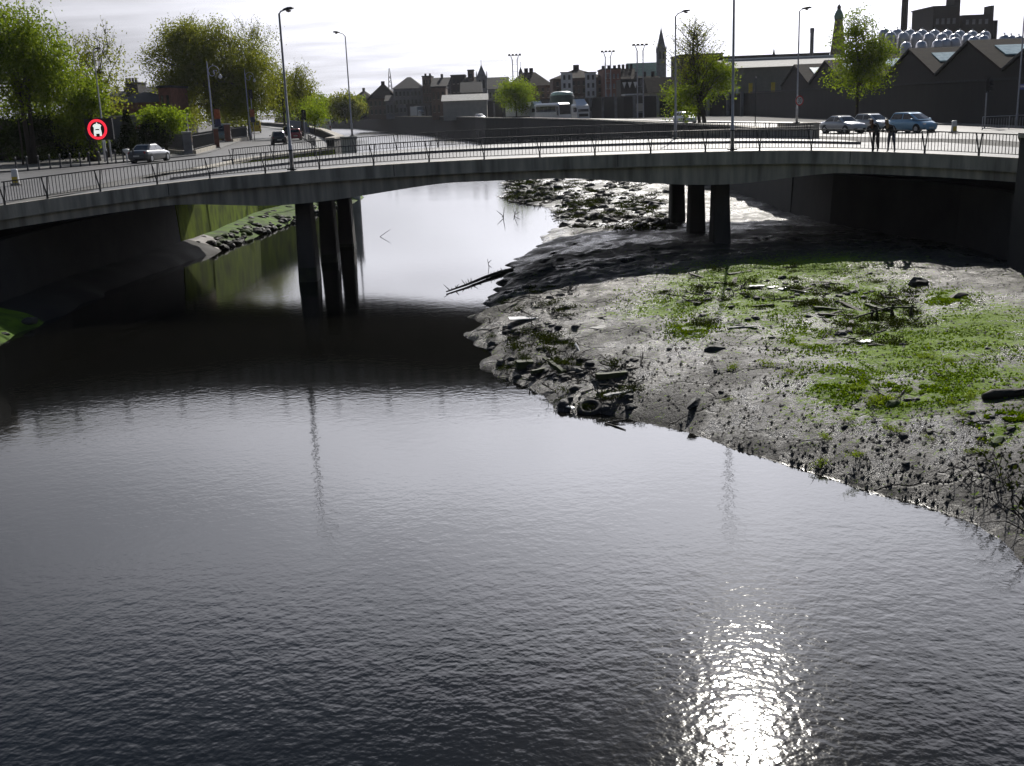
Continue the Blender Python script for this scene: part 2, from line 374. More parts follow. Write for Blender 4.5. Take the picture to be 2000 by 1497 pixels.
# ------------------------------------------------------------------ mudbank
SHORE = [(980, 352), (990, 372), (972, 385), (1030, 398), (1060, 402), (1105, 440), (1060, 462), (1050, 482), (990, 518), (985, 560), (960, 590), (925, 620), (932, 655), (940, 690),
         (955, 715), (990, 742), (1050, 770), (1090, 803), (1160, 806), (1250, 820), (1330, 838), (1420, 872), (1560, 912), (1700, 958), (1800, 985), (1900, 1018), (1955, 1055), (2000, 1108)]
poly = [tuple(G(x, y, 0).xy) for x, y in SHORE] + [(8.6, 13), (9.6, 6), (24, 4), (24, 70), (24, 98), (18, 121), (10, 146), (3, 150), (-.2, 136)]
PA = np.array(poly)
def sdist(X, Y):
    p = np.stack([X, Y], -1); best = np.full(X.shape, 1e9); inside = np.zeros(X.shape, bool)
    for i in range(len(PA)):
        a = PA[i]; bq = PA[(i + 1) % len(PA)]; ab = bq - a; ap = p - a
        h = np.clip((ap @ ab) / (ab @ ab), 0, 1); d = np.hypot(ap[..., 0] - ab[0] * h, ap[..., 1] - ab[1] * h); best = np.minimum(best, d)
        c = ((a[1] > Y) != (bq[1] > Y)); den = (bq[1] - a[1]) if abs(bq[1] - a[1]) > 1e-9 else 1e-9
        inside ^= c & (X < (bq[0] - a[0]) * (Y - a[1]) / den + a[0])
    return np.where(inside, best, -best)
def vnoise(X, Y, s, seed=0, octv=4):
    flat = np.empty(X.size)
    xs = X.ravel(); ys = Y.ravel()
    for i in range(xs.size):
        flat[i] = noise.fractal(Vector((xs[i] * s, ys[i] * s, seed * 7.3)), 1.0, 2.0, octv)
    return flat.reshape(X.shape)
def mud_height(X, Y):
    n1_ = vnoise(X, Y, .45, 1, 3); n2_ = vnoise(X, Y, 1.6, 2, 3)
    ragged = np.clip((Y - 27) / 6, .12, 1.0)
    d = sdist(X, Y) + n1_ * .55 * ragged + n2_ * .18 * ragged
    H = np.interp(Y, [15, 30, 45, 55, 75, 100, 140], [1.5, 1.35, 1.25, 1.1, .55, .42, .4])
    H = H + .35 * np.clip((X - 13) / 6, 0, 1) * np.clip((60 - Y) / 15, 0, 1)
    LEN = np.interp(Y, [15, 28, 40, 70], [2.6, 3.0, 4.0, 4.0])
    z = np.where(d > 0, .03 + H * (1 - np.exp(-np.maximum(d, 0) / LEN)), np.maximum(d, -1.5) * .45)
    rough = np.interp(Y, [18, 26, 34, 60, 75, 140], [.05, .05, .09, .10, .13, .16])
    z = z + (n1_ * .9 + n2_ * .55) * rough * np.clip(d / 1.2, .15, 1)
    return z, d, n1_, n2_
def blob_mask(X, Y, blobs):
    mk = np.zeros(X.shape)
    for px, py, rx, ry, s in blobs:
        c = G(px, py, 1.2); e = G(px + rx, py, 1.2); g1 = G(px, py - ry, 1.2); g2 = G(px, py + ry, 1.2)
        wx = abs(e.x - c.x); wy = abs(g1.y - g2.y) / 2
        q = ((X - c.x - (Y - c.y) * c.x / c.y) / wx) ** 2 + ((Y - c.y) / wy) ** 2
        mk = np.maximum(mk, s * np.exp(-q * 1.0))
    return mk
ALGAE = [(1560, 525, 190, 26, .95), (1420, 545, 150, 34, .9), (1330, 590, 130, 26, .85), (1500, 590, 170, 45, .85), (1680, 570, 120, 40, .75), (1350, 640, 60, 24, .6),
         (1900, 655, 170, 55, 1.05), (1780, 680, 190, 60, 1.0), (1640, 740, 90, 30, .9), (1880, 745, 180, 40, .9), (1750, 775, 120, 22, .8), (1850, 585, 60, 18, .8), (1960, 820, 50, 14, .75),
         (1700, 620, 150, 60, .7), (1580, 660, 80, 40, .55)]
def mud_grid(name, xs, ys):
    X, Y = np.meshgrid(xs, ys); z, d, a, b2 = mud_height(X, Y)
    V = np.stack([X, Y, z], -1).reshape(-1, 3); nx, ny = len(xs), len(ys)
    I = np.arange(nx * ny).reshape(ny, nx)
    F = np.stack([I[:-1, :-1], I[:-1, 1:], I[1:, 1:], I[1:, :-1]], -1).reshape(-1, 4)
    keep = (d.reshape(-1)[F].max(1) > -1.3); F = F[keep]
    return V, F, d, blob_mask(X, Y, ALGAE)
mm = bpy.data.materials.new('river_mud'); mm.use_nodes = True; t = mm.node_tree; b = t.nodes['Principled BSDF']; tcn = t.nodes.new('ShaderNodeTexCoord')
at1 = t.nodes.new('ShaderNodeAttribute'); at1.attribute_name = 'algae'; at2 = t.nodes.new('ShaderNodeAttribute'); at2.attribute_name = 'inland'
def mr(v, a0, a1, b0=0.0, b1=1.0):
    n = t.nodes.new('ShaderNodeMapRange'); t.links.new(v, n.inputs[0]); n.inputs[1].default_value = a0; n.inputs[2].default_value = a1; n.inputs[3].default_value = b0; n.inputs[4].default_value = b1; return n.outputs[0]
def mixc(fac, c1, c2):
    n = t.nodes.new('ShaderNodeMix'); n.data_type = 'RGBA'; t.links.new(fac, n.inputs[0])
    for i, c in ((6, c1), (7, c2)):
        if isinstance(c, tuple): n.inputs[i].default_value = (*c, 1)
        else: t.links.new(c, n.inputs[i])
    return n.outputs[2]
nA = wnoise(1, 1, 0, 1.3, 6, .65); nB = wnoise(1, 1, 20, 7.0, 5, .65); nC = wnoise(1, 1, 50, .35, 3)
mudc = mixc(mr(nA, .35, .68), (.019, .0165, .015), (.074, .067, .062))
mudc = mixc(mr(nB, .52, .66, 0, .75), mudc, (.013, .012, .010))
mudc = mixc(mr(wnoise(1, 1, 70, 16, 4, .7), .5, .64, 0, .8), mudc, (.012, .011, .009))
vo = t.nodes.new('ShaderNodeTexVoronoi'); vo.feature = 'DISTANCE_TO_EDGE'; vo.inputs['Scale'].default_value = .55
wv = t.nodes.new('ShaderNodeMix'); wv.data_type = 'RGBA'; wv.blend_type = 'LINEAR_LIGHT'; wv.inputs[0].default_value = .35
nv = t.nodes.new('ShaderNodeTexNoise'); nv.inputs['Scale'].default_value = 1.7; nv.inputs['Detail'].default_value = 5; t.links.new(tcn.outputs['Object'], nv.inputs['Vector'])
t.links.new(tcn.outputs['Object'], wv.inputs[6]); t.links.new(nv.outputs['Color'], wv.inputs[7]); t.links.new(wv.outputs[2], vo.inputs['Vector'])
crack = tm('MULTIPLY', mr(vo.outputs['Distance'], .008, .03, 1.0, 0.0), mr(nC, .46, .56))
mudc = mixc(crack, mudc, (.006, .005, .005))
grc = mixc(mr(nB, .3, .7), (.06, .12, .002), (.22, .34, .004))
am = tm('ADD', at1.outputs['Fac'], tm('MULTIPLY', tm('SUBTRACT', nA, .5), 1.3)); am = tm('ADD', am, tm('MULTIPLY', tm('SUBTRACT', nB, .5), 2.4))
am = tm('ADD', am, tm('MULTIPLY', tm('SUBTRACT', wnoise(1, 1, 10, 17, 4, .7), .5), 2.0))
amask = mr(am, .40, .58)
t.links.new(mixc(amask, mudc, grc), b.inputs['Base Color'])
wet = tm('ADD', nC, tm('MULTIPLY', tm('SUBTRACT', nA, .5), .8))
rgh = mr(wet, .40, .58, .26, .62)
b.inputs['Specular IOR Level'].default_value = .2
rn = t.nodes.new('ShaderNodeMath'); rn.operation = 'MAXIMUM'; t.links.new(rgh, rn.inputs[0]); t.links.new(mr(amask, 0, 1, 0, .85), rn.inputs[1])
t.links.new(rn.outputs[0], b.inputs['Roughness'])
bp = t.nodes.new('ShaderNodeBump'); bp.inputs['Strength'].default_value = 1.0; bp.inputs['Distance'].default_value = .075
hh = tm('SUBTRACT', tm('ADD', tm('MULTIPLY', wnoise(1, 1, 0, 5.0, 8, .75), 1.0), tm('MULTIPLY', nA, .6)), tm('MULTIPLY', crack, .7)); t.links.new(hh, bp.inputs['Height']); t.links.new(bp.outputs[0], b.inputs['Normal'])
def mud_obj(name, xs, ys):
    V, F, d, al = mud_grid(name, xs, ys); me = np_mesh(name, V, F, mm, True)
    a = me.attributes.new('algae', 'FLOAT', 'POINT'); a.data.foreach_set('value', al.ravel().astype(np.float32))
    a = me.attributes.new('inland', 'FLOAT', 'POINT'); a.data.foreach_set('value', np.clip(d / 3, 0, 1).ravel().astype(np.float32))
    return me
m1 = mud_obj('mudbank', np.arange(-4.0, 22.6, .11), np.arange(8.0, 56.01, .12))
mo = tag(link('mudbank', m1, None), kind='structure')
m2 = mud_obj('mudbank', np.arange(-4.0, 20.6, .22), np.arange(56.0, 150.0, .34))
mo2 = tag(link('mudbank', m2, None), kind='structure')
bpy.context.view_layer.update()
from mathutils.bvhtree import BVHTree
def bvh_of(me): return BVHTree.FromPolygons([v.co for v in me.vertices], [tuple(p.vertices) for p in me.polygons])
BV = [bvh_of(m1), bvh_of(m2)]
def mud_at(x, y):
    for bv in BV:
        h = bv.ray_cast(Vector((x, y, 9)), Vector((0, 0, -1)))
        if h[0]: return max(h[0].z, 0.0)
    return 0.0
def GM(px, py):                                        # point of the photograph on the mudbank
    d = ray(px, py).normalized()
    best = None
    for bv in BV:
        h = bv.ray_cast(CAM, d)
        if h[0] and (best is None or h[3] < best[1]): best = (h[0], h[3])
    p = best[0] if best else G(px, py, 0)
    return p if p.z > 0 else G(px, py, 0)

# left bank: strip of mud and stones at the foot of the wall
def lw(y): return float(np.interp(y, [q[1] for q in LWALL], [q[0] for q in LWALL]))
M['bankgreen'] = mat('slimy_green_bank', (.045, .085, .008), .85, var=.5, scale=1.2, c2=(.11, .21, .010), bump=.5, bscale=6, spec=.2)
M['bankshade'] = mat('bank_mud_painted_shade', (.012, .011, .009), .8, var=.4, scale=1.5, bump=.6, bscale=6, spec=.3)  # bank under the bridge: its shade is painted in as a darker mud colour
M['bankpale'] = mat('pale_bank_silt', (.12, .105, .10), .6, var=.4, scale=1.5, bump=.6, bscale=6, spec=.3)
for y0, y1, mt_ in ((28, 45, 'bankgreen'), (45, 67.5, 'bankshade'), (67.5, 70.5, 'bankpale'), (70.5, 106, 'bankgreen')):
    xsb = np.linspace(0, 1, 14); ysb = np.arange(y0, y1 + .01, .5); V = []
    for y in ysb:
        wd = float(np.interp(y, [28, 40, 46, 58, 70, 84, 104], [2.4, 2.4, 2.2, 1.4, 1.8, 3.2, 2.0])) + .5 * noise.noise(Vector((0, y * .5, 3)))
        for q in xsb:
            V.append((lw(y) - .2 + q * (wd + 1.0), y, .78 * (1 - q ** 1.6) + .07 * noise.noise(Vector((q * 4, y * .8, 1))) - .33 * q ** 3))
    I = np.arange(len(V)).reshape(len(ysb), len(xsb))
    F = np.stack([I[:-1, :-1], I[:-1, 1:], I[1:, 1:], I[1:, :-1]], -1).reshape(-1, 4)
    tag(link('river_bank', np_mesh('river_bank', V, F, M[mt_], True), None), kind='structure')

# ------------------------------------------------------------------ the bridge
M['slime'] = mat('tide_slime', (.02, .022, .008), .6, var=.6, scale=3, bump=.6)
bridge = empty('bridge', (0, 60, 0), 0, 'low grey concrete road bridge crossing the river on two rows of columns', 'bridge')
BX = np.linspace(-22.4, 22.4, 113)
def bpart(name, rings, mt, smooth=False):
    r2 = [[(x, y - 60, z) for x, y, z in r] for r in rings]
    return MB().loft(r2).build(name, mt, bridge, smooth)
bpart('fascia_beam', [[(x, near_y(x), deck_z(x) - .56), (x, near_y(x) + .55, deck_z(x) - .56), (x, near_y(x) + .55, deck_z(x)), (x, near_y(x), deck_z(x))] for x in BX], M['concrete'])
bpart('string_course', [[(x, near_y(x) - .06, deck_z(x) - .60), (x, near_y(x) + .3, deck_z(x) - .60), (x, near_y(x) + .3, deck_z(x) - .565), (x, near_y(x) - .06, deck_z(x) - .565)] for x in BX], M['concrete'])
bpart('edge_girder', [[(x, near_y(x) + .16, sofit(x)), (x, near_y(x) + 1.3, sofit(x)), (x, near_y(x) + 1.3, deck_z(x) - .605), (x, near_y(x) + .16, deck_z(x) - .605)] for x in BX], M['concrete'])
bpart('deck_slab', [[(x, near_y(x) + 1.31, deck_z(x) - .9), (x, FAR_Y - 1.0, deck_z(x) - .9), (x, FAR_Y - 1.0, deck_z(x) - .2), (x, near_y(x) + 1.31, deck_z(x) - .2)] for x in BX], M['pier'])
bpart('edge_girder', [[(x, FAR_Y - .99, sofit(x)), (x, FAR_Y, sofit(x)), (x, FAR_Y, deck_z(x) - .02), (x, FAR_Y - .99, deck_z(x) - .02)] for x in BX], M['concrete'])
def dz(x): return deck_z(x) if x < 21 else deck_z(21) + (4.74 - deck_z(21)) * min(1, (x - 21) / 10)
RX = np.linspace(-22.3, 31.5, 100)
rings = [[(x, near_y(min(x, 21.5)) + .56, dz(x) - .155), (x, near_y(min(x, 21.5)) + 9, dz(x) - .12), (x, FAR_Y - .4, dz(x) - .155)] for x in RX]
MB().loft([[(x, y - 60, z) for x, y, z in r] for r in rings], closed=False, cap=False).build('road_surface', M['asphalt'], bridge, True)
FX = np.linspace(-22.3, 22.3, 100)
bpart('footway', [[(x, near_y(x) + .555, deck_z(x) - .3), (x, near_y(x) + 2.6, deck_z(x) - .3), (x, near_y(x) + 2.6, deck_z(x) - .03), (x, near_y(x) + .555, deck_z(x) - .03)] for x in FX], M['paving'])
def kerb_y(x):
    if x < -9: return 65.7 - 8.5 * ((-9 - x) / 9.0) ** 2
    if x > 14: return 65.9 + 1.5 * ((x - 14) / 8) ** 2
    return 65.8
FX2 = np.linspace(-17.4, 21.4, 80)
bpart('footway', [[(x, kerb_y(x) + .14, dz(x) - .3), (x, FAR_Y + .05, dz(x) - .3), (x, FAR_Y + .05, dz(x) + .0), (x, kerb_y(x) + .14, dz(x) + .0)] for x in FX2], M['paving'])
bpart('kerb', [[(x, kerb_y(x), dz(x) - .3), (x, kerb_y(x) + .137, dz(x) - .3), (x, kerb_y(x) + .137, dz(x) + .01), (x, kerb_y(x), dz(x) + .01)] for x in FX2], M['kerb'])
for sx in (-1, 1):
    for k, yy in enumerate((54.0, 60.8, 67.6)):
        x0 = -9.75 if sx < 0 else 10.45
        zt = sofit(x0) + .1
        rings = []
        for q in np.linspace(0, 1, 7):
            z = -1.2 + (zt + 1.2) * q; hw = .49 - .13 * q; hd = .75 - .2 * q; c = .16
            rings.append([(x0 + a * hw, yy - 60 + bb * hd, z) for a, bb in ((-1, -1 + c), (-1 + c, -1), (1 - c, -1), (1, -1 + c), (1, 1 - c), (1 - c, 1), (-1 + c, 1), (-1, 1 - c))])
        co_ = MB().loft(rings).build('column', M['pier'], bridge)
        q2 = (1.9 - .25 * k) / (zt + 1.2); tb_ = [[(x0 + (vx - x0) * 1.012, yy - 60 + (vy - yy + 60) * 1.012, vz) for vx, vy, vz in [tuple(Vector(a_).lerp(Vector(b_), q2 * j_ / 3)) for a_, b_ in zip(rings[0], rings[-1])]] for j_ in range(4)]
        MB().loft(tb_).build('tide_band', M['slime'], co_)
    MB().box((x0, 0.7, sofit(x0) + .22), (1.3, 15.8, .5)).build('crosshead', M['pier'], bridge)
    # pillars at the corners
    px_ = -21.75 if sx < 0 else 21.75
    zt = deck_z(px_)
    pb = MB().box((px_ + (1.6 * sx if sx > 0 else -.72), near_y(px_) - 60 - .05, (zt + .4 - 1) / 2), (1.1, 1.3, zt + .4 + 1)); pb.box((px_ + (1.6 * sx if sx > 0 else -.72), near_y(px_) - 60 - .05, zt + .49), (1.25, 1.45, .17))
    pb.build('corner_pillar', M['concrete'], bridge)
# expansion joints down the fascia: shallow recessed dark strips
for x in (-15.4, -5.1, 5.3, 15.8):
    MB().box((x, near_y(x) - 60 - .004, deck_z(x) - .28), (.03, .02, .54)).build('expansion_joint', M['black'], bridge)

# ------------------------------------------------------------------ railings on the bridge
POSTS = [-24, 80, 186, 300, 405, 515, 622, 729, 838, 946, 1055, 1163, 1272, 1379, 1485, 1586, 1706, 1808, 1914, 2020]
def x_on_edge(px):
    x = (px - 1000) / 41.0
    for _ in range(6): x = P(px, 320, near_y(x)).x
    return max(-21.2, min(22.0, x))
def post_mesh():
    mb = MB()
    for s, e in ((-1, -.145), (1, .085)):
        mb.box((e * .5 + s * .012, 0, .56), (.045, .06, .78), ry=math.atan2(e, .78))
    mb.box((0, 0, .10), (.075, .08, .26)); mb.box((0, 0, -.02), (.16, .16, .03))
    return mb.mesh('post', M['iron'])
def railing(xs, yf, zf, label, nb, zoff=0.0):
    root = empty('bridge_railing', (0, 60, 0), 0, label, 'railing', None)
    sx = np.linspace(xs[0], xs[-1], 90)
    for nm, dzr, hw, hh_ in (('top_rail', .95, .035, .024), ('bottom_rail', .14, .018, .015)):
        MB().loft([[(x, yf(x) - 60 - hw, zf(x) + dzr - hh_), (x, yf(x) - 60 + hw, zf(x) + dzr - hh_), (x, yf(x) - 60 + hw, zf(x) + dzr + hh_), (x, yf(x) - 60 - hw, zf(x) + dzr + hh_)] for x in sx]).build(nm, M['iron'], root)
    pm = post_mesh(); bm_ = MB().box((0, 0, .0), (.024, .024, .775)).mesh('baluster', M['iron'])
    for i, x in enumerate(xs):
        sl = math.atan2(yf(x + .2) - yf(x - .2), .4)
        o = link('post', pm, None, root, (x, yf(x) - 60, zf(x))); o.rotation_euler = (0, 0, sl)
        if i + 1 < len(xs):
            for k in range(1, nb + 1):
                xx = x + (xs[i + 1] - x) * k / (nb + 1)
                link('baluster', bm_, None, root, (xx, yf(xx) - 60, zf(xx) + .535))
    return root
NX = [x_on_edge(p) for p in POSTS]
NX = [x for i, x in enumerate(NX) if i == 0 or x - NX[i - 1] > .4]
railing(NX, lambda x: near_y(x) + .2, deck_z, 'black iron railing with forked posts along the bridge edge where two people lean', 15)
FXS = list(np.linspace(-17.2, 19.4, 15))
railing(FXS, lambda x: FAR_Y - .25, lambda x: dz(x) + .0, 'black iron railing across the bridge behind the grey footway', 17)

# ------------------------------------------------------------------ trees and plants
def leaves_np(C, N_, size, aspect=.6, flat=0.0):
    """N_ leaf quads round centres C (n,3 array already spread)"""
    n = len(C); u = RNG.normal(size=(n, 3)); u /= np.linalg.norm(u, axis=1)[:, None]
    w_ = RNG.normal(size=(n, 3)); w_[:, 2] += flat; v = np.cross(u, w_); v /= np.linalg.norm(v, axis=1)[:, None]
    s = size * (0.6 + .8 * RNG.random(n))[:, None]
    V = np.stack([C - u * s, C + v * s * aspect, C + u * s, C - v * s * aspect], 1).reshape(-1, 3)
    F = np.arange(4 * n).reshape(n, 4); return V, F
def crown_points(lobes, nclump, per, spread, shell=.55, droop=0.0):
    vol = np.array([a[3] * a[4] * a[5] for a in lobes]); pr_ = vol / vol.sum(); cl = []
    for _ in range(nclump):
        L_ = lobes[RNG.choice(len(lobes), p=pr_)]; d = RNG.normal(size=3); d /= np.linalg.norm(d)
        r = (shell + (1 - shell) * RNG.random()) if RNG.random() < .8 else RNG.random() * shell
        cl.append(np.array(L_[:3]) + d * np.array(L_[3:]) * r)
    cl = np.array(cl); pts = np.repeat(cl, per, 0) + RNG.normal(size=(nclump * per, 3)) * np.array([spread, spread, spread * .8])
    if droop: pts[:, 2] -= np.abs(RNG.normal(size=len(pts))) * droop
    return cl, pts
def tree(name, label, base, th, tr, lobes, nclump, per, size, mt, spread=.55, group=None, cat='tree', limbs=16, lean=(0, 0), twig_top=0, droop=0.0, shell=.55, trunkmat=None, forks=1):
    root = empty(name, base, 0, label, cat, group); size *= .74; per = int(per * 1.6)
    cl, pts = crown_points(lobes, nclump, per, spread, shell, droop)
    V, F = leaves_np(pts, None, size)
    mb = MB(); tops = []
    zc_ = sum(l[2] for l in lobes) / len(lobes)
    for f in range(forks):
        fx = (f - (forks - 1) / 2) * tr * 1.6
        top = Vector((lean[0] + fx * 3, lean[1], max(th, zc_ * .95)))
        pth = [Vector((fx, 0, -.15)), Vector((fx * 1.2 + lean[0] * .2, lean[1] * .2, th * .45)), Vector((fx * 1.7 + lean[0] * .6, lean[1] * .6, th)), top]
        mb.tube(pth, [tr * 1.25, tr * .9, tr * .72, tr * .25], 9); tops.append(pth)
    idx = RNG.choice(len(cl), min(limbs, len(cl)), replace=False)
    for i in idx:
        e = Vector(cl[i]); pth = tops[RNG.integers(len(tops))]
        q = RNG.random() * .9; s = pth[2].lerp(pth[3], q) if e.z > th else pth[1].lerp(pth[2], .5 + .5 * q)
        mid = s.lerp(e, .5) + Vector((RNG.normal() * .2, RNG.normal() * .2, .25 + .1 * (e - s).length))
        r0 = tr * .33 * (1 - .4 * q); mb.tube([s, mid, e], [r0, r0 * .6, r0 * .2], 5)
    mb.build('trunk', trunkmat or M['bark'], root, True)
    if twig_top:
        tw = MB(); tv = []
        zs = np.array([c[2] for c in cl]); top_i = np.argsort(-zs)[:max(20, len(cl) // 3)]
        for _ in range(twig_top):
            c = Vector(cl[RNG.choice(top_i)]); d = Vector((RNG.normal() * .6, RNG.normal() * .6, 1.0 + RNG.random())).normalized() * (.8 + 1.3 * RNG.random())
            e = c + d; k = c.lerp(e, .5) + Vector((RNG.normal() * .1, RNG.normal() * .1, 0))
            tw.tube([c, k, e], [.022, .016, .007], 3, False)
            for q in RNG.random(5): tv.append(c.lerp(e, q) + Vector(RNG.normal(size=3) * .12))
        tw.build('twigs', M['twig'], root)
        V2, F2 = leaves_np(np.array([tuple(x) for x in tv]), None, size * .8); F = np.concatenate([F, F2 + len(V)]); V = np.concatenate([V, V2])
    link('crown', np_mesh('crown', V, F, mt), None, root)
    return root
def ell(*a): return a
# big trees on the quay with the road sign
def tb(px, py, z): p = G(px, py, z); return p
tree('lime_tree', 'tall fresh green tree beside the illuminated road sign', (-40.5, 97, ZL), 4.5, .22, [(-1.5, 0, 9.5, 5.6, 5, 4.3), (2.2, 1, 6.6, 4.2, 4, 3.4), (1.2, -1, 8.8, 3.8, 4, 3.4)], 520, 40, .15, M['leaf'], .62, limbs=40, twig_top=90, forks=2, shell=.35)
tree('lime_tree', 'loose pale tree rising behind the tall lamp post by the road sign', (-37.2, 106, ZL), 4.2, .25, [(0, 0, 7.2, 3.4, 3.2, 3.6), (.3, 0, 9.4, 2.2, 2.2, 2.0)], 90, 24, .15, M['leafolive'], .6, limbs=30, twig_top=80)
tree('ivy_clad_tree', 'dense ivy covered tree stump rising behind the red ring sign', (-35.6, 98, ZL), 3.2, .5, [(0, 0, 3.4, 1.2, 1.2, 3.0), (-1.6, .5, 3.0, 1.5, 1.2, 2.4), (.3, 0, 5.5, 1.4, 1.2, 1.6)], 110, 40, .15, M['leaf'], .35, limbs=8, shell=.7)
tree('dark_yew', 'dark evergreen mass behind the row of black bollards', (-41.5, 99, ZL), 1.4, .3, [(0, 0, 2.4, 3.6, 1.6, 2.2), (4, .5, 2.0, 2.6, 1.4, 1.8)], 150, 34, .17, M['leafdark'], .4, limbs=6, shell=.4)
tree('great_willow', 'huge rounded willow like tree behind the ornate lamp posts', (-41.0, 163, ZL), 6.0, .7, [(-1.9, 0, 10.6, 7.8, 7.0, 5.6), (4.6, 0, 9.2, 5.0, 5.5, 5.6), (3.4, -2, 5.2, 5.2, 4.4, 3.0), (-2.4, 0, 14.6, 5.8, 5, 3.4), (-5.6, 0, 7.2, 3.4, 4, 4.0)], 1150, 40, .18, M['leafolive'], .6, limbs=46, twig_top=150, droop=.7, shell=.5)
tree('willow', 'thin pale tree leaning out from the huge rounded tree', (-37.5, 168, ZL), 5.0, .25, [(1.6, 0, 12.4, 3.8, 3, 5.2), (3.6, 0, 9.5, 2.2, 2, 3.4)], 130, 20, .16, M['leafolive'], .7, limbs=46, twig_top=110, droop=.5, shell=.4)
tree('round_tree', 'bright green clipped round tree above the iron railings', (-31.6, 106, ZL), 2.2, .16, [(0, 0, 3.2, 2.5, 2.2, 1.1), (.8, 0, 2.8, 1.7, 1.7, 1.1), (-.7, 0, 3.5, 1.4, 1.5, .8)], 130, 34, .13, M['leaflight'], .3, limbs=14, shell=.6)
tree('dark_shrub', 'dark bushy shrub under the bright round tree', (-32.5, 105, ZL), .8, .12, [(0, 0, 1.7, 1.7, 1.4, 1.4)], 60, 34, .14, M['leafdark'], .3, limbs=6, shell=.5)
# conifer
cr = empty('conifer', (-37.0, 112, ZL), 0, 'small dark conifer behind the silver saloon car', 'tree')
MB().tube([(0, 0, -.1), (0, 0, 4.2)], [.16, .02], 7).build('trunk', M['bark'], cr)
zz = RNG.random(2600) ** .8 * 4.0; rr_ = (1 - zz / 4.3) * 1.45 * np.sqrt(RNG.random(2600)); qa = RNG.random(2600) * 6.283
V, F = leaves_np(np.stack([rr_ * np.cos(qa), rr_ * np.sin(qa), zz + .25 - rr_ * .25], -1), None, .17); link('crown', np_mesh('crown', V, F, M['leafdark']), None, cr)
# quay trees along the left road
tree('plane_tree', 'broad olive tree beside the bend of the quay road', (-33.0, 172, ZL), 2.9, .22, [(0, 0, 6.4, 3.0, 3, 2.8), (-.8, 0, 7.8, 2.0, 2.2, 1.9)], 150, 26, .17, M['leafolive'], .55, limbs=24, twig_top=40)
tree('plane_tree', 'olive tree with dark forked trunk next to the white van', (-28.6, 162, ZL), 3.0, .2, [(0, 0, 6.2, 2.7, 2.6, 2.6), (.3, 0, 8.2, 1.6, 1.8, 1.8)], 120, 24, .16, M['leafolive'], .55, limbs=24, twig_top=50)
tree('young_plane_tree', 'small light green tree by the curved quay parapet', (-24.2, 146, ZL), 1.6, .1, [(0, 0, 3.6, 1.7, 1.7, 1.8), (.3, 0, 2.6, 1.5, 1.5, 1.0)], 80, 26, .13, M['leaflight'], .4, limbs=14)
tree('plane_tree', 'tall yellow green tree at the far end of the quay road', (-57.5, 250, ZL), 2.5, .3, [(0, 0, 5.5, 5.5, 4, 4.2), (-4, 0, 5.5, 4.0, 4, 3.6)], 150, 24, .25, M['leaflight'], .8, limbs=16)
tree('plane_tree', 'dark tree filling the gap behind the blue hoarding', (-47, 262, ZL), 2.5, .3, [(0, 0, 5.2, 4.8, 4, 4.0), (4, 0, 4.4, 3.5, 3, 3.2)], 130, 24, .25, M['leaf'], .8, limbs=16)
# right quay trees
for (px, Y, wd, ztop, lab) in ((714, 530, 5.6, 10.6, 'low round tree by the far river wall beside its twin'), (742, 485, 4.4, 9.8, 'low round tree by the far river wall close to the pale car'), (792, 420, 4.4, 9.8, 'round tree on the quay beside the grey box lorry')):
    x = P(px, 200, Y).x
    tree('quay_tree', lab, (x, Y, ZR), 2.0, .2, [(0, 0, ztop * .58, wd, wd, ztop * .40)], 90, 24, .28, M['leaf'], .8, limbs=10)
tree('quay_tree', 'bright green round tree in front of the white lorry trailer', (2.9, 224, ZR), 2.1, .17, [(0, 0, 5.2, 4.0, 3.6, 3.0), (-.6, 0, 6.6, 3.0, 3, 2.1), (.4, 0, 3.6, 3.4, 3, 1.4)], 200, 28, .19, M['leaflight'], .55, limbs=22)
tree('tall_ash_tree', 'sparse topped ash tree by the lamp post on the bridge', (22.3, 124, ZR), 2.6, .24, [(-1.8, 0, 3.6, 3.2, 2.4, 2.4), (.7, 0, 5.4, 2.9, 2.4, 2.6), (2.0, 0, 5.2, 1.7, 1.8, 1.9), (-3.4, 0, 2.2, 1.5, 1.5, 1.5)], 190, 24, .16, M['leaf'], .42, limbs=44, lean=(-.9, 0), shell=.4)
tw = empty('bare_topped_ash', (21.8, 124.6, ZR), 0, 'thin budding ash crown rising out of the bushy tree', 'tree')
mb = MB(); mb.tube([(0, 0, -.1), (-.3, 0, 4), (-.8, 0, 8), (-.5, 0, 11.8)], [.2, .16, .1, .02], 7); tv = []
for _ in range(170):
    z0 = 4.5 + RNG.random() * 5.8; a = RNG.random() * 6.283; ln = (1.8 + 2.8 * RNG.random()) * (1.2 - (z0 - 4.5) / 9)
    s = Vector((-.7 + RNG.normal() * .5, RNG.normal() * .5, z0)); e = s + Vector((math.cos(a) * ln * .75, math.sin(a) * ln * .75, ln * (.45 + .4 * RNG.random())))
    k = s.lerp(e, .5) + Vector((RNG.normal() * .12, RNG.normal() * .12, .1)); mb.tube([s, k, e], [.04, .026, .009], 4, False)
    for q in RNG.random(16): tv.append(tuple(s.lerp(e, .3 + .7 * q) + Vector(RNG.normal(size=3) * .16)))
mb.build('trunk', M['bark'], tw, True); V, F = leaves_np(np.array(tv), None, .09); link('crown', np_mesh('crown', V, F, M['leafolive']), None, tw)
tree('street_ash', 'upright leafy street tree in front of the gabled brick sheds', (36.4, 116, ZR), 3.6, .2, [(0, 0, 5.2, 3.3, 2.8, 2.5), (.2, 0, 7.4, 2.9, 2.6, 2.3), (-.5, 0, 9.2, 2.1, 1.9, 1.9), (2.0, 0, 6.6, 2.0, 1.8, 1.6)], 300, 24, .15, M['leaf'], .42, limbs=46, twig_top=60, shell=.4)
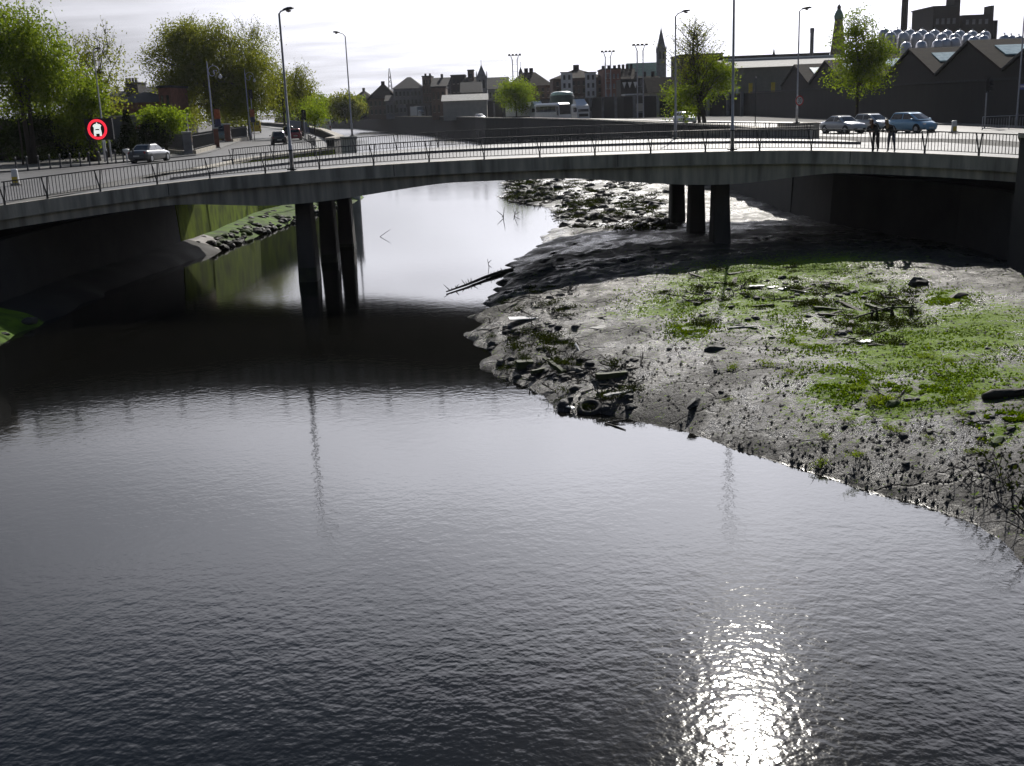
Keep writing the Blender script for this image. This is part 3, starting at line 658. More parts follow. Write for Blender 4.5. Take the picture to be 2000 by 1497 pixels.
# shrubs behind the bollards, hedge tops
for i, (px, py, wd, hg, mt_, lab) in enumerate((
        (60, 318, 1.5, .9, 'leafdark', 'low dark shrub by the leaning tree trunks'), (110, 312, 1.9, 1.1, 'leafdark', 'dark shrub behind the middle bollards'), (80, 312, .6, .5, 'leaflight', 'tiny yellow green shrub among dark shrubs'),
        (150, 308, 1.6, 1.2, 'leafdark', 'dark shrub under the road sign posts'), (228, 300, 1.5, 1.1, 'leafdark', 'dark shrub beside the domed bollard'), (325, 296, 1.4, .8, 'leafdark', 'low shrub in front of the stone gate pillar'))):
    p = G(px, py, ZL)
    tree('shrub', lab, (p.x, p.y + 1.5, ZL + .1), .3, .05, [(0, 0, hg * .6, wd, .8, hg * .6)], 40, 30, .12, M[mt_], .2, limbs=4, cat='shrub', group=None, shell=.5)

# ------------------------------------------------------------------ street furniture
def lamp(name, label, base, h, head, arm=.0, dirx=1.0, r=.072, tilt=.1, group=None, mt='galv', kind='cobra'):
    root = empty(name, base, 0, label, 'lamp post', group)
    pts = [(0, 0, -.05), (0, 0, 1.1), (0, 0, 1.15), (0, 0, h - arm * .5), (dirx * arm * .35, 0, h - arm * .1), (dirx * arm, 0, h + arm * .12)]
    MB().tube(pts, [r * 1.35, r * 1.35, r * .95, r * .65, r * .5, r * .4], 10).build('pole', M[mt], root, True)
    MB().box((0, 0, .02), (.4, .4, .06)).build('base_plate', M['darkmetal'], root)
    x0 = dirx * arm; z0 = h + arm * .12
    hd = MB(); rings = []
    for q, hw, hh_ in ((-.1, .05, .04), (.0, .13, .07), (.22, .17, .1), (.45, .14, .08), (.58, .05, .03)):
        rings.append([(x0 + dirx * q * head, hw * math.cos(a) * head * 1.3, z0 + tilt * q + max(-.25, math.sin(a)) * hh_ * head * 1.4) for a in [2 * math.pi * k / 10 for k in range(10)]])
    hd.loft(rings).build('lamp_head', M['darkmetal'], root, True)
    MB().lathe([(.02, -.09), (.10, -.06), (.13, 0)], (x0 + dirx * .25 * head, 0, z0 - .02), 10).build('lens', M['lampglass'], root, True)
    return root
xl = P(568, 332, 52).x; xr = P(1433, 293, 52).x
lamp('street_lamp', 'tall grey lamp post on the bridge edge above the columns in water', (xl, near_y(xl) + .34, deck_z(xl) + .06), 7.05, .75, .25, 1)
lamp('street_lamp', 'tall grey lamp post on the bridge edge above the columns in mud', (xr, near_y(xr) + .34, deck_z(xr) + .06), 7.9, .75, .25, 1)
p = P(688, 266, 103.5); lamp('street_lamp', 'grey lamp post with bent neck at the quay corner by the river', (p.x, p.y, p.z), 9.0, .95, .55, -1)
CORNER_L = p
p = P(1318, 283, 71.4); lamp('street_lamp', 'grey lamp post with bent neck behind the bridge footway railing', (p.x, 71.1, dz(p.x) + .03), 7.55, .8, .45, 1)
p = P(1556, 240, 86); CORNER_R = p
lamp('street_lamp', 'lamp post carrying a round speed limit sign', (p.x, p.y, p.z), 8.2, 1.05, .28, 1)
p = G(209, 318, ZL); lamp('street_lamp', 'lamp post with flat lantern beside the illuminated road sign', (p.x, p.y, ZL), 9.0, .85, .2, 1)
lamp('street_lamp', 'lamp post by the traffic lights with its lantern over the wall', (41.9, 91.8, ZR), 10.2, .9, .2, -1)
# thin posts
def post_thing(name, label, base, h, r, mt, cat, top=None):
    root = empty(name, base, 0, label, cat)
    MB().tube([(0, 0, -.05), (0, 0, h)], [r * 1.15, r], 8).build('pole', mt, root, True)
    if top: top(root, h)
    return root
def knob(root, h): MB().lathe([(.03, 0), (.09, .05), (.1, .14), (.05, .2), (.01, .22)], (0, 0, h - .03), 10).build('cap', M['lampglass'], root, True)
p = P(1475, 246, 128); post_thing('slim_lamp', 'short slim lamp in front of the beige walled shed', (p.x, 128, ZR), 5.2, .05, M['darkmetal'], 'lamp post', knob)
p = P(1187, 238, 176); 
# ornate lamps with banners
def ornate(label, base, h, blabel):
    root = empty('ornate_lamp', base, 0, label, 'lamp post', None)
    MB().tube([(0, 0, -.05), (0, 0, 1.3), (0, 0, 1.4), (0, 0, h), (0, 0, h + .7)], [.15, .14, .09, .07, .015], 10).build('pole', M['galv'], root, True)
    sc_ = MB()
    for a0, a1, cx_, cz_, rr in ((200, -20, .62, h - .35, .55), (160, 420, .42, h - .55, .28), (20, 250, .75, h - .45, .2)):
        sc_.tube([(cx_ + rr * math.cos(R(a)), 0, cz_ + rr * math.sin(R(a))) for a in np.linspace(a0, a1, 14)], .035, 6)
    sc_.build('scroll_bracket', M['galv'], root, True)
    ln = MB().lathe([(.04, .30), (.10, .22), (.22, 0), (.14, -.12), (.02, -.2)], (1.25, 0, h - .95), 12); ln.build('lantern', M['white'], root, True)
    MB().tube([(1.15, 0, h - .5), (1.25, 0, h - .66)], .02, 5).build('hanger', M['galv'], root)
    bn = empty('street_banner', base, 0, blabel, 'banner')
    MB().box((.52, 0, 3.6), (.62, .03, 1.0)).build('upper_cloth', mat('banner_orange', (.42, .12, .05), .8, var=.4, scale=3), bn)
    MB().box((.52, 0, 2.74), (.62, .03, .7)).build('lower_cloth', mat('banner_navy', (.05, .05, .12), .8, var=.3, scale=3), bn)
    MB().box((.45, 0, 4.13), (.85, .04, .05)).build('bar', M['darkmetal'], bn)
    return root
p = G(421, 292, ZL); ornate('ornate scrolled lamp post by the round clipped tree', (p.x, p.y, ZL), 8.2 * p.y / 118, 'orange and navy banner on the lamp post by the gate pillars')
p = G(490, 274, ZL); ornate('ornate scrolled lamp post at the corner of the iron railings', (p.x, p.y, ZL), 7.9 * p.y / 140, 'orange and navy banner over the pavement corner')

# illuminated sign
p = G(203, 320, ZL); SG = empty('illuminated_sign', (p.x, p.y, ZL), R(-4), 'black electronic road sign lit with a red ring and white vehicle symbol', 'road sign')
for x in (.12, .68): MB().tube([(x, 0, -.05), (x, 0, 2.5)], [.07, .06], 9).build('post', M['galv'], SG, True)
MB().box((0, 0, 2.72), (2.25, .22, 1.66)).build('housing', M['black'], SG, bevel=.02)
fr = MB()
for c, d in (((0, -.13, 3.54), (2.27, .05, .05)), ((0, -.13, 1.90), (2.27, .05, .05)), ((-1.11, -.13, 2.72), (.05, .05, 1.6)), ((1.11, -.13, 2.72), (.05, .05, 1.6))): fr.box(c, d)
fr.build('frame', M['darkmetal'], SG)
M['ledred'] = mat('lit_red_led', (1.0, .03, .06), .5, var=0, emit=1.0); M['ledwhite'] = mat('lit_white_led', (.9, .95, .9), .5, var=0, emit=.85)
def ring_mesh(r0, r1, th=.02, n=40):
    rings = []
    for k in range(n + 1):
        a = 2 * math.pi * k / n; c, s = math.cos(a), math.sin(a)
        rings.append([(r0 * c, 0, r0 * s), (r1 * c, 0, r1 * s), (r1 * c, -th, r1 * s), (r0 * c, -th, r0 * s)])
    return MB().loft(rings, cap=False)
o = ring_mesh(.60, .80).build('lit_ring', M['ledred'], SG); o.location = (-.13, -.13, 2.72)
def xz_prism(polys, y0, y1):
    mb = MB()
    for pl in polys:
        n = len(pl); mb.add([(x, y0, z) for x, z in pl] + [(x, y1, z) for x, z in pl], [tuple(range(n)), tuple(range(n, 2 * n))[::-1]] + [(i, (i + 1) % n, n + (i + 1) % n, n + i) for i in range(n)])
    return mb
sy = [[(-.36, .28), (-.22, .40), (-.08, .42), (0, .56), (.08, .42), (.22, .40), (.36, .28), (.28, .18), (-.28, .18)], [(-.28, .175), (.28, .175), (.27, .03), (-.27, .03)], [(-.28, .03), (-.17, .03), (-.17, -.06), (-.28, -.06)], [(.17, .03), (.28, .03), (.28, -.06), (.17, -.06)],
      [(-.30, -.065), (.30, -.065), (.32, -.33), (-.32, -.33)], [(-.32, -.335), (-.16, -.335), (-.14, -.52), (-.30, -.52)], [(.16, -.335), (.32, -.335), (.30, -.52), (.14, -.52)]]
o = xz_prism(sy, 0, -.02).build('vehicle_symbol', M['ledwhite'], SG); o.location = (-.13, -.13, 2.72)
# bollards
bpx = [33, 55, 77, 99, 119, 139, 158, 176, 194, 211, 227, 242, 262]
bm_ = MB().lathe([(.085, 0), (.085, .12), (.06, .16), (.055, .82), (.075, .86), (.075, .92), (.05, .99), (.012, 1.03)], (0, 0, 0), 10).mesh('bollard', M['iron'], True)
for i, px in enumerate(bpx):
    q = (px - 55) / 187.0; p = G(px, 333.5 - 15.2 * q, ZL + .14)
    tag(link('bollard', bm_, None, None, (p.x, p.y, ZL + .13)), 'short black iron bollard in the row beside the road', 'bollard', 'black bollards along the kerb')
p = G(249, 319, ZL + .14); db = empty('domed_bollard', (p.x, p.y, ZL + .13), 0, 'short post topped by a glowing white dome beside the parked saloon', 'bollard')
MB().tube([(0, 0, 0), (0, 0, .75)], .05, 8).build('post', M['galv'], db, True); MB().lathe([(.06, .72), (.19, .86), (.26, 1.02), (.24, 1.06), (.02, 1.1)], (0, 0, 0), 14).build('dome', M['white'], db, True)
def keep_left(label, p, rz=0):
    r = empty('traffic_island_bollard', (p.x, p.y, p.z), rz, label, 'bollard')
    MB().box((0, 0, .5), (.38, .26, .8), taper=.86).build('shell', M['white'], r, bevel=.05); MB().box((0, -.135, .30), (.3, .02, .34)).build('yellow_panel', M['yellow'], r)
    MB().box((0, 0, .05), (.55, .4, .12)).build('base', M['kerb'], r, bevel=.03)
keep_left('worn white and amber island bollard on the road at the bridge end', G(32, 362, ZL + .03))
p = G(1863, 258, ZR); p = P(1863, 256, 84); keep_left('white and yellow island bollard near the light blue car', Vector((p.x, p.y, ZR + .06)), R(8))
# round / plate signs
def round_sign(name, label, base, h, r, slash=False, plates=(), digits=None, pole=True, rz=0.0):
    root = empty(name, base, rz, label, 'road sign')
    if pole: MB().tube([(0, .03, -.05), (0, .03, h + r)], .03, 7).build('pole', M['galv'], root, True)
    d = MB().tube([(0, -.012, h), (0, -.03, h)], r * .98, 24); d.build('disc', M['white'], root)
    o = ring_mesh(r * .76, r, .012, 28).build('ring', M['red'], root); o.location = (0, -.031, h)
    if slash:
        MB().box((0, -.04, h), (r * 1.6, .01, r * .2), ry=R(45)).build('slash', M['red'], root); MB().box((0, -.037, h), (r * .5, .006, r * .9)).build('symbol', M['black'], root)
    if digits:
        cu = bpy.data.curves.new('digits', 'FONT'); cu.body = digits; cu.size = r * 1.15; cu.align_x = 'CENTER'; cu.align_y = 'CENTER'; cu.extrude = .004
        to = bpy.data.objects.new('digits', cu); col.objects.link(to); me = to.to_mesh().copy(); bpy.data.objects.remove(to)
        me.materials.append(M['black']); o = link('digits', me, None, root, (0, -.038, h)); o.rotation_euler = (R(90), 0, 0); o.scale = (.78, 1.25, 1)
    for (zc_, wd, hg, mt_) in plates: MB().box((0, -.02, zc_), (wd, .02, hg)).build('plate', M[mt_], root)
    return root
p = G(277, 297, ZL); round_sign('road_sign', 'red ringed road sign on a pole in front of the conifer', (p.x, p.y, ZL), 2.5, .33, True, ((1.98, .6, .32, 'white'), (.45, .3, .42, 'white')))
p = G(246, 303, ZL); rs = empty('road_sign', (p.x, p.y, ZL), 0, 'white square sign on a thin pole beside a dark hedge', 'road sign')
MB().tube([(0, .03, -.05), (0, .03, 2.4)], .03, 7).build('pole', M['galv'], rs); MB().box((0, 0, 2.0), (.5, .02, .62)).build('plate', M['white'], rs); MB().box((0, -.013, 2.03), (.2, .01, .3)).build('symbol', M['darkmetal'], rs)
p = P(1561, 197, 85.7); round_sign('speed_limit_sign', 'round red ringed speed limit sign fixed to the lamp post', (p.x, p.y, p.z - 1), 1.0, .38, False, (), '30', False, R(25))
# traffic lights
def signal(label, base, h, rz, heads=1, cat='traffic light'):
    root = empty('traffic_light', base, rz, label, cat)
    MB().tube([(0, 0, -.05), (0, 0, h)], .055, 8).build('pole', M['galv'], root, True)
    for k in range(heads):
        dx = .0 if heads == 1 else (-.32 if k == 0 else .34)
        hd = MB().box((dx, -.12, h - .45), (.34, .2, 1.0)).build('signal_head', M['black'], root)
        MB().box((dx, -.01, h - .45), (.55, .02, 1.25)).build('backing_board', M['black'], root)
        for q in range(3):
            vz = MB().tube([(dx, -.22, h - .13 - q * .32), (dx, -.42, h - .15 - q * .32)], [.12, .125], 10, False); vz.build('visor', M['darkmetal'], root)
            MB().tube([(dx, -.221, h - .13 - q * .32), (dx, -.235, h - .13 - q * .32)], .1, 12).build('lens', M['glass'], root)
signal('pair of black traffic light heads by the blue wall sign', (39.6, 92.5, ZR), 3.9, R(60), 2)
p = G(491, 274, ZL); signal('traffic light on the pavement corner beneath the willow like tree', (p.x + .35, p.y + .5, ZL), 6.6, 0)
p = G(561, 290, ZL); 
signal('small traffic light on the quay beside the light green tree', (-24.6, 141, ZL), 3.6, 0)
# blue wall sign
wsn = empty('wall_sign', (42.05, 91.5, 7.9), R(-90), 'small blue sign with white lettering on the dark wall', 'sign')
MB().box((0, 0, 0), (1.3, .03, .42)).build('plate', mat('sign_blue', (.03, .05, .28), .5, var=.1), wsn)
lt = MB()
for k, wd in enumerate((.16, .1, .14, .12, .16, .13)): lt.box((-.48 + k * .19, -.018, .03), (wd, .006, .12 if k % 2 else .17))
lt.build('lettering', M['white'], wsn)
# pedestrian guard rails
def guard(label, pts, h, zb, n, name='guard_railing', mt='galv'):
    root = empty(name, (pts[0][0], pts[0][1], zb), 0, label, 'railing'); o0 = Vector((pts[0][0], pts[0][1], 0)); ps = [Vector((x, y, 0)) - o0 for x, y in pts]
    for nm, z in (('top_rail', h), ('bottom_rail', .15)): MB().tube([(q.x, q.y, z) for q in ps], .03, 6).build(nm, M[mt], root)
    Ls = [(ps[i + 1] - ps[i]).length for i in range(len(ps) - 1)]; tot = sum(Ls); pm = MB().box((0, 0, h / 2), (.05, .05, h)).mesh('post', M[mt]); bmh = MB().box((0, 0, h / 2), (.018, .018, h - .3)).mesh('bar', M[mt])
    for k in range(n + 1):
        s = tot * k / n; i = 0
        while i < len(Ls) - 1 and s > Ls[i]: s -= Ls[i]; i += 1
        q = ps[i].lerp(ps[i + 1], min(1, s / Ls[i]))
        link('post' if k % 10 == 0 else 'bar', pm if k % 10 == 0 else bmh, None, root, (q.x, q.y, 0))
guard('grey pedestrian guard railing below the traffic lights', [(37.5, 88), (41.5, 88.3), (46, 87)], 1.05, ZR, 40)
guard('dark guard railing on the curved quay corner', [(-17.6, 104), (-18.4, 111), (-22.2, 129), (-25.2, 141)], 1.0, ZL + .13, 60, mt='iron')
# corner pillars of the far side (lamp bases) and solid parapets
qp = empty('parapet_end', (CORNER_L.x - .35, CORNER_L.y, 0), 0, 'rounded pale concrete quay corner carrying the bent lamp', 'wall')
MB().lathe([(.72, -1), (.7, CORNER_L.z - .25), (.8, CORNER_L.z - .22), (.8, CORNER_L.z - .02), (.02, CORNER_L.z)], (0, 0, 0), 24).build('corner_drum', M['concrete_light'], qp)
qp = empty('parapet_end', (CORNER_R.x, CORNER_R.y, 0), 0, 'stepped concrete parapet block at the bridge end below the speed sign', 'wall')
MB().box((.2, .3, CORNER_R.z - .82), (2.6, 2.4, 1.6)).build('pedestal', M['concrete'], qp)
MB().box((-2.2, .3, CORNER_R.z - .9), (2.1, 1.4, 1.0)).build('lower_step', M['concrete'], qp)
p0 = P(1586, 246, 72.1); qp = empty('concrete_parapet', (p0.x, 72.1, 0), 0, 'solid pale concrete parapet panel where the bridge meets the quay', 'wall')
MB().box((-4.4, 0, (p0.z - .25 + 4.6) / 2), (8.8, .4, p0.z - .25 - 4.6)).build('panel', M['concrete_light'], qp); MB().box((-4.4, 0, p0.z - .12), (9, .55, .24)).build('coping', M['concrete'], qp)

# ------------------------------------------------------------------ vehicles
def paint(name, c): return mat(name, c, .32, metal=.25, var=.05, scale=6, coat=.7)
PAINT = {'silver': paint('silver_paint', (.42, .43, .44)), 'grey': paint('grey_paint', (.07, .075, .08)), 'blue': paint('light_blue_paint', (.22, .42, .58)), 'red': paint('dark_red_paint', (.32, .03, .04)),
         'black': paint('black_paint', (.02, .021, .023)), 'white': paint('white_car_paint', (.72, .73, .74)), 'green': paint('pale_green_paint', (.24, .31, .29)), 'lorryblue': paint('pale_blue_grey_paint', (.36, .42, .46))}
M['headlight'] = mat('headlight_lens', (.7, .7, .68), .1, var=0, spec=.8); M['taillight'] = mat('tail_lens', (.3, .015, .015), .2, var=0); M['plate'] = mat('number_plate', (.6, .6, .55), .5, var=0)
def ringx(x, zb, zt, w, crown=.03):
    h = zt - zb
    return [(x, -w * .9, zb), (x, -w * .985, zb + h * .18), (x, -w, zb + h * .5), (x, -w * .97, zb + h * .82), (x, -w * .86, zt - h * .02), (x, -w * .4, zt + crown), (x, w * .4, zt + crown), (x, w * .86, zt - h * .02),
            (x, w * .97, zb + h * .82), (x, w, zb + h * .5), (x, w * .985, zb + h * .18), (x, w * .9, zb)]
def wheel(root, x, y, r, wd, rimm=True):
    o = MB().tube([(0, -wd / 2, 0), (0, -wd * .35, 0), (0, wd * .35, 0), (0, wd / 2, 0)], [r * .9, r, r, r * .9], 16).build('wheel', M['rubber'], root, False, (x, y, r))
    s = 1 if y > 0 else -1
    if rimm: MB().tube([(0, s * wd * .5, 0), (0, s * wd * .54, 0)], [r * .62, r * .55], 12).build('rim', M['rim'], o)
def car(label, loc, rz, pm, typ='saloon', name='car', group=None, cat='car'):
    root = empty(name, loc, rz, label, cat, group)
    if typ == 'saloon':
        Lh, wd = 2.2, .86; st = [(-2.2, .42, .78, .66), (-2.12, .3, .90, .78), (-1.75, .2, .97, .85), (-1.2, .18, .98, .86), (0, .18, .96, .87), (.9, .18, .95, .86), (1.2, .19, .90, .85), (1.8, .22, .80, .82), (2.1, .3, .70, .74), (2.2, .4, .58, .62)]
        g = (-1.62, 1.02, -.98, .28, .93, 1.41); split = -.28
    elif typ == 'hatch':
        Lh, wd = 1.9, .83; st = [(-1.9, .4, .82, .66), (-1.82, .28, .94, .77), (-1.5, .2, .98, .82), (-.6, .18, .97, .83), (.6, .18, .95, .83), (1.0, .2, .90, .82), (1.5, .24, .78, .78), (1.8, .32, .66, .7), (1.9, .42, .55, .58)]
        g = (-1.78, .95, -1.45, .12, .94, 1.45); split = -.5
    else:  # one-box compact / people carrier
        Lh, wd = 2.0, .86; st = [(-2.0, .4, .9, .7), (-1.9, .28, 1.0, .82), (-1.4, .2, 1.03, .86), (-.4, .18, 1.02, .87), (.8, .18, 1.0, .86), (1.3, .22, .92, .84), (1.75, .28, .76, .78), (1.95, .36, .62, .68), (2.0, .44, .52, .56)]
        g = (-1.86, 1.36, -1.5, .25, .98, 1.56); split = -.35
    MB().loft([ringx(*a) for a in st]).build('body', pm, root, True, bevel=0)
    xr0, xf0, xr1, xf1, zb, zt = g; wb, wt = wd * .9, wd * .7
    cb = MB(); rings = []
    for q in (0, .5, .85, .96, 1.0):
        e = 1 - max(0, q - .85) / .15 * .12; zz_ = zb + (zt - zb) * q + .0
        xa = xr0 + (xr1 - xr0) * min(1, q * 1.04); xb = xf0 + (xf1 - xf0) * min(1, q * 1.04); ww = (wb + (wt - wb) * q)
        xm = (xa + xb) / 2; xa = xm + (xa - xm) * e; xb = xm + (xb - xm) * e; ww *= (1 - (1 - e) * .5)
        rings.append([(xa + .12, -ww, zz_), (xb - .12, -ww, zz_), (xb, -ww * .84, zz_), (xb + .04, 0, zz_), (xb, ww * .84, zz_), (xb - .12, ww, zz_), (xa + .12, ww, zz_), (xa, ww * .84, zz_), (xa - .02, 0, zz_), (xa, -ww * .84, zz_)])
    cb.loft(rings).build('cabin', pm, root, False)
    def lerp(a, b_, q): return a + (b_ - a) * q
    q0, q1 = .10, .82
    def pane(name_, xa0, xb0, s):   # side pane between x positions at the belt, following the slopes
        pts = []
        for q, k in ((q0, 0), (q0, 1), (q1, 1), (q1, 0)):
            ww = lerp(wb, wt, q) + .012; lo = lerp(xr0 + .2, xr1 + .2, q); hi = lerp(xf0 - .22, xf1 - .16, q)
            x = (xa0 if k == 0 else xb0); x = lo if x is None and k == 0 else hi if x is None else x
            x = min(max(x, lo), hi); pts.append((x, s * ww, zb + (zt - zb) * q))
        n_ = [(a, b_ - s * .02, c) for a, b_, c in pts]
        MB().add(pts + n_, [(0, 1, 2, 3), (4, 5, 6, 7), (0, 1, 5, 4), (1, 2, 6, 5), (2, 3, 7, 6), (3, 0, 4, 7)]).build(name_, M['glass'], root)
    for s in (-1, 1):
        pane('side_window', None, split - .05, s); pane('side_window', split + .05, None, s)
    for nm, xA, xB, s in (('windscreen', xf0, xf1, 1), ('rear_window', xr0, xr1, -1)):
        pts = []
        for q, k in ((q0 + .02, -1), (q0 + .02, 1), (q1, 1), (q1, -1)):
            ww = lerp(wb, wt, q) * .8; pts.append((lerp(xA, xB, min(1, q * 1.04)) + s * .02, k * ww, zb + (zt - zb) * q))
        mid = [((pts[0][0] + s * .035), 0, pts[0][2]), ((pts[2][0] + s * .035), 0, pts[2][2])]
        vs = pts + mid; vs2 = [(a - s * .02, b_, c) for a, b_, c in vs]
        MB().add(vs + vs2, [(0, 4, 5, 3), (4, 1, 2, 5), (6, 9, 11, 10), (10, 11, 8, 7), (0, 4, 10, 6), (4, 1, 7, 10), (1, 2, 8, 7), (2, 5, 11, 8), (5, 3, 9, 11), (3, 0, 6, 9)]).build(nm, M['glass'], root)
    r = .31
    for x in (-Lh * .6, Lh * .63):
        for s in (-1, 1):
            wheel(root, x, s * (wd - .1), r, .22)
            MB().tube([(x, s * (wd - .30), r + .03), (x, s * (wd - .005), r + .03)], r + .06, 16).build('wheel_arch', M['black'], root)
    for s in (-1, 1):
        MB().box((Lh - .13, s * wd * .66, .68 if typ != 'saloon' else .66), (.16, .3, .13), rz=-s * .35).build('headlight', M['headlight'], root, bevel=.02)
        MB().box((-Lh + .10, s * wd * .72, .80), (.12, .26, .18), rz=s * .3).build('tail_light', M['taillight'], root, bevel=.02)
        MB().box((lerp(xf0, xf1, .2) - .25, s * (wd + .06), zb + .06), (.12, .17, .12)).build('mirror', pm, root, bevel=.03)
    MB().box((Lh - .02, 0, .34), (.1, wd * 1.3, .2)).build('bumper', pm if typ != 'saloon' else M['black'], root, bevel=.04)
    MB().box((-Lh + .02, 0, .42), (.1, wd * 1.4, .22)).build('bumper', pm, root, bevel=.04)
    MB().box((-Lh - .035, 0, .55), (.02, .5, .11)).build('number_plate', M['plate'], root); MB().box((Lh + .035, 0, .38), (.02, .5, .11)).build('number_plate', M['plate'], root)
    return root
ground_z = lambda p, z: (p.x, p.y, z + .02)
p = P(1646, 262, 93); car('silver saloon parked nose to the water past the bridge', ground_z(p, ZR), R(-70), PAINT['silver'], 'saloon', group=None)
p = P(1705, 262, 95); car('silver car half hidden by the people on the bridge', ground_z(p, ZR), R(-66), PAINT['silver'], 'hatch')
p = P(1781, 263, 89); car('light blue rounded car facing the bridge', ground_z(p, ZR), R(-66), PAINT['blue'], 'carrier')
p = G(294, 317, ZL); car('dark silver saloon seen from behind at the junction', ground_z(p, ZL), R(80), PAINT['grey'], 'saloon')
p = G(545, 283, ZL); car('black hatchback driving along the quay road', ground_z(p, ZL), R(104), PAINT['black'], 'hatch')
p = G(577, 274, ZL); car('dark red hatchback on the quay road', ground_z(p, ZL), R(102), PAINT['red'], 'hatch')
p = G(564, 268, ZL); car('dark car ahead of the red hatchback', ground_z(p, ZL), R(104), PAINT['black'], 'carrier')
p = P(757, 226, 460); car('pale car on the far quay beside the round trees', (p.x, p.y, ZR + .02), R(-70), PAINT['white'], 'hatch')
p = P(938, 232, 278); car('white car passing along the dark quay wall', (p.x, p.y, ZR + .02), R(-65), PAINT['white'], 'hatch')
p = P(1350, 240, 112); car('white car under the sparse topped tree', (24.6, 152, ZR + .02), R(-70), PAINT['white'], 'carrier')
def lorry(label, loc, rz, pm, box_len, box_h, boxm, name='lorry', deflector=True, cab_h=3.0):
    root = empty(name, loc, rz, label, 'lorry'); cl = 2.1; xf = 0.0
    rings = [[(x, -w_, .55), (x, -w_, z - .25), (x, -w_ * .88, z), (x, w_ * .88, z), (x, w_, z - .25), (x, w_, .55)] for x, w_, z in ((-cl, 1.2, cab_h), (-.5, 1.2, cab_h), (-.12, 1.17, cab_h - .25), (0, 1.12, 1.75))]
    MB().loft(rings).build('cab', pm, root)
    MB().add([(.03, -1.0, 1.72), (.03, 1.0, 1.72), (-.13, .98, cab_h - .38), (-.13, -.98, cab_h - .38), (.0, -1.0, 1.72), (.0, 1.0, 1.72), (-.2, .98, cab_h - .38), (-.2, -.98, cab_h - .38)], [(0, 1, 2, 3), (4, 5, 6, 7), (0, 1, 5, 4), (1, 2, 6, 5), (2, 3, 7, 6), (3, 0, 4, 7)]).build('windscreen', M['glass'], root)
    for s in (-1, 1):
        MB().box((-.85, s * 1.205, 2.1), (.9, .03, .75)).build('side_window', M['glass'], root); MB().box((.04, s * .85, .85), (.08, .4, .2)).build('headlight', M['headlight'], root); MB().box((-.05, s * 1.38, 2.1), (.15, .2, .6)).build('mirror', M['black'], root)
    MB().box((.03, 0, 1.2), (.05, 1.7, .45)).build('grille', M['darkmetal'], root); MB().box((.05, 0, .6), (.14, 2.3, .3)).build('bumper', pm, root)
    if deflector:
        MB().add([(-.5, -1.0, cab_h), (-.5, 1.0, cab_h), (-cl + .2, 1.0, cab_h), (-cl + .2, -1.0, cab_h), (-1.4, -.95, cab_h + .8), (-1.4, .95, cab_h + .8), (-cl + .2, .95, cab_h + .8), (-cl + .2, -.95, cab_h + .8)], [(0, 1, 5, 4), (1, 2, 6, 5), (2, 3, 7, 6), (3, 0, 4, 7), (4, 5, 6, 7), (0, 1, 2, 3)]).build('roof_deflector', pm, root)
    if box_len:
        MB().box((-cl - .35 - box_len / 2, 0, 1.0 + box_h / 2), (box_len, 2.5, box_h)).build('box_body', boxm, root, bevel=.05)
        MB().box((-cl - .3 - box_len / 2, 0, .8), (box_len + .5, 1.0, .3)).build('chassis', M['black'], root)
    for x in (-.9, -cl - box_len * .75, -cl - box_len * .9) if box_len else (-.9,):
        for s in (-1, 1): wheel(root, x, s * 1.0, .5, .35)
    return root
p = P(829, 232, 374); lorry('pale blue grey box lorry beside the round quay tree', (p.x, p.y, ZR + .02), R(-58), PAINT['lorryblue'], 5.0, 2.9, PAINT['lorryblue'], cab_h=2.7, deflector=False)
p = P(1056, 236, 222); lorry('white articulated lorry behind the bright green quay tree', (p.x, p.y, ZR + .02), R(-60), PAINT['white'], 9.0, 2.7, M['white'], deflector=True)
p = P(1140, 238, 188); lorry('white tractor unit with roof deflector next to the coach', (p.x, p.y, ZR + .02), R(-66), PAINT['white'], 0, 0, None, name='tractor_unit', cab_h=3.0)
# coach
p = P(1104, 238, 200); co = empty('coach', (p.x, p.y, ZR + .02), R(-64), 'white coach with dark side glass parked beside the tractor unit', 'coach')
rings = [[(x, -w_, .4), (x, -w_, z - .3), (x, -w_ * .85, z), (x, w_ * .85, z), (x, w_, z - .3), (x, w_, .4)] for x, w_, z in ((-9, 1.2, 3.2), (-8.8, 1.25, 3.35), (-.6, 1.25, 3.35), (-.1, 1.2, 3.1), (.05, 1.15, 1.3))]
MB().loft(rings).build('body', PAINT['white'], co)
for s in (-1, 1):
    for k in range(5): MB().box((-1.75 - k * 1.52, s * 1.255, 2.3), (1.46, .03, 1.0)).build('side_window', M['glass'], co)
    MB().add([(-.7, s * 1.262, 1.2), (-.15, s * 1.235, 1.1), (-.2, s * 1.235, 2.75), (-.95, s * 1.262, 2.75), (-.7, s * 1.2, 1.2), (-.15, s * 1.2, 1.1), (-.2, s * 1.2, 2.75), (-.95, s * 1.2, 2.75)], [(0, 1, 2, 3), (4, 5, 6, 7), (0, 1, 5, 4), (1, 2, 6, 5), (2, 3, 7, 6), (3, 0, 4, 7)]).build('door', M['glass'], co)
    MB().box((.02, s * .9, .8), (.1, .35, .18)).build('headlight', M['headlight'], co)
    for x in (-1.9, -6.6): wheel(co, x, s * 1.05, .48, .3)
MB().add([(.075, -1.08, 1.35), (.075, 1.08, 1.35), (-.06, 1.12, 3.0), (-.06, -1.12, 3.0), (.0, -1.08, 1.35), (.0, 1.08, 1.35), (-.15, 1.12, 3.0), (-.15, -1.12, 3.0)], [(0, 1, 2, 3), (4, 5, 6, 7), (0, 1, 5, 4), (1, 2, 6, 5), (2, 3, 7, 6), (3, 0, 4, 7)]).build('windscreen', M['glass'], co)
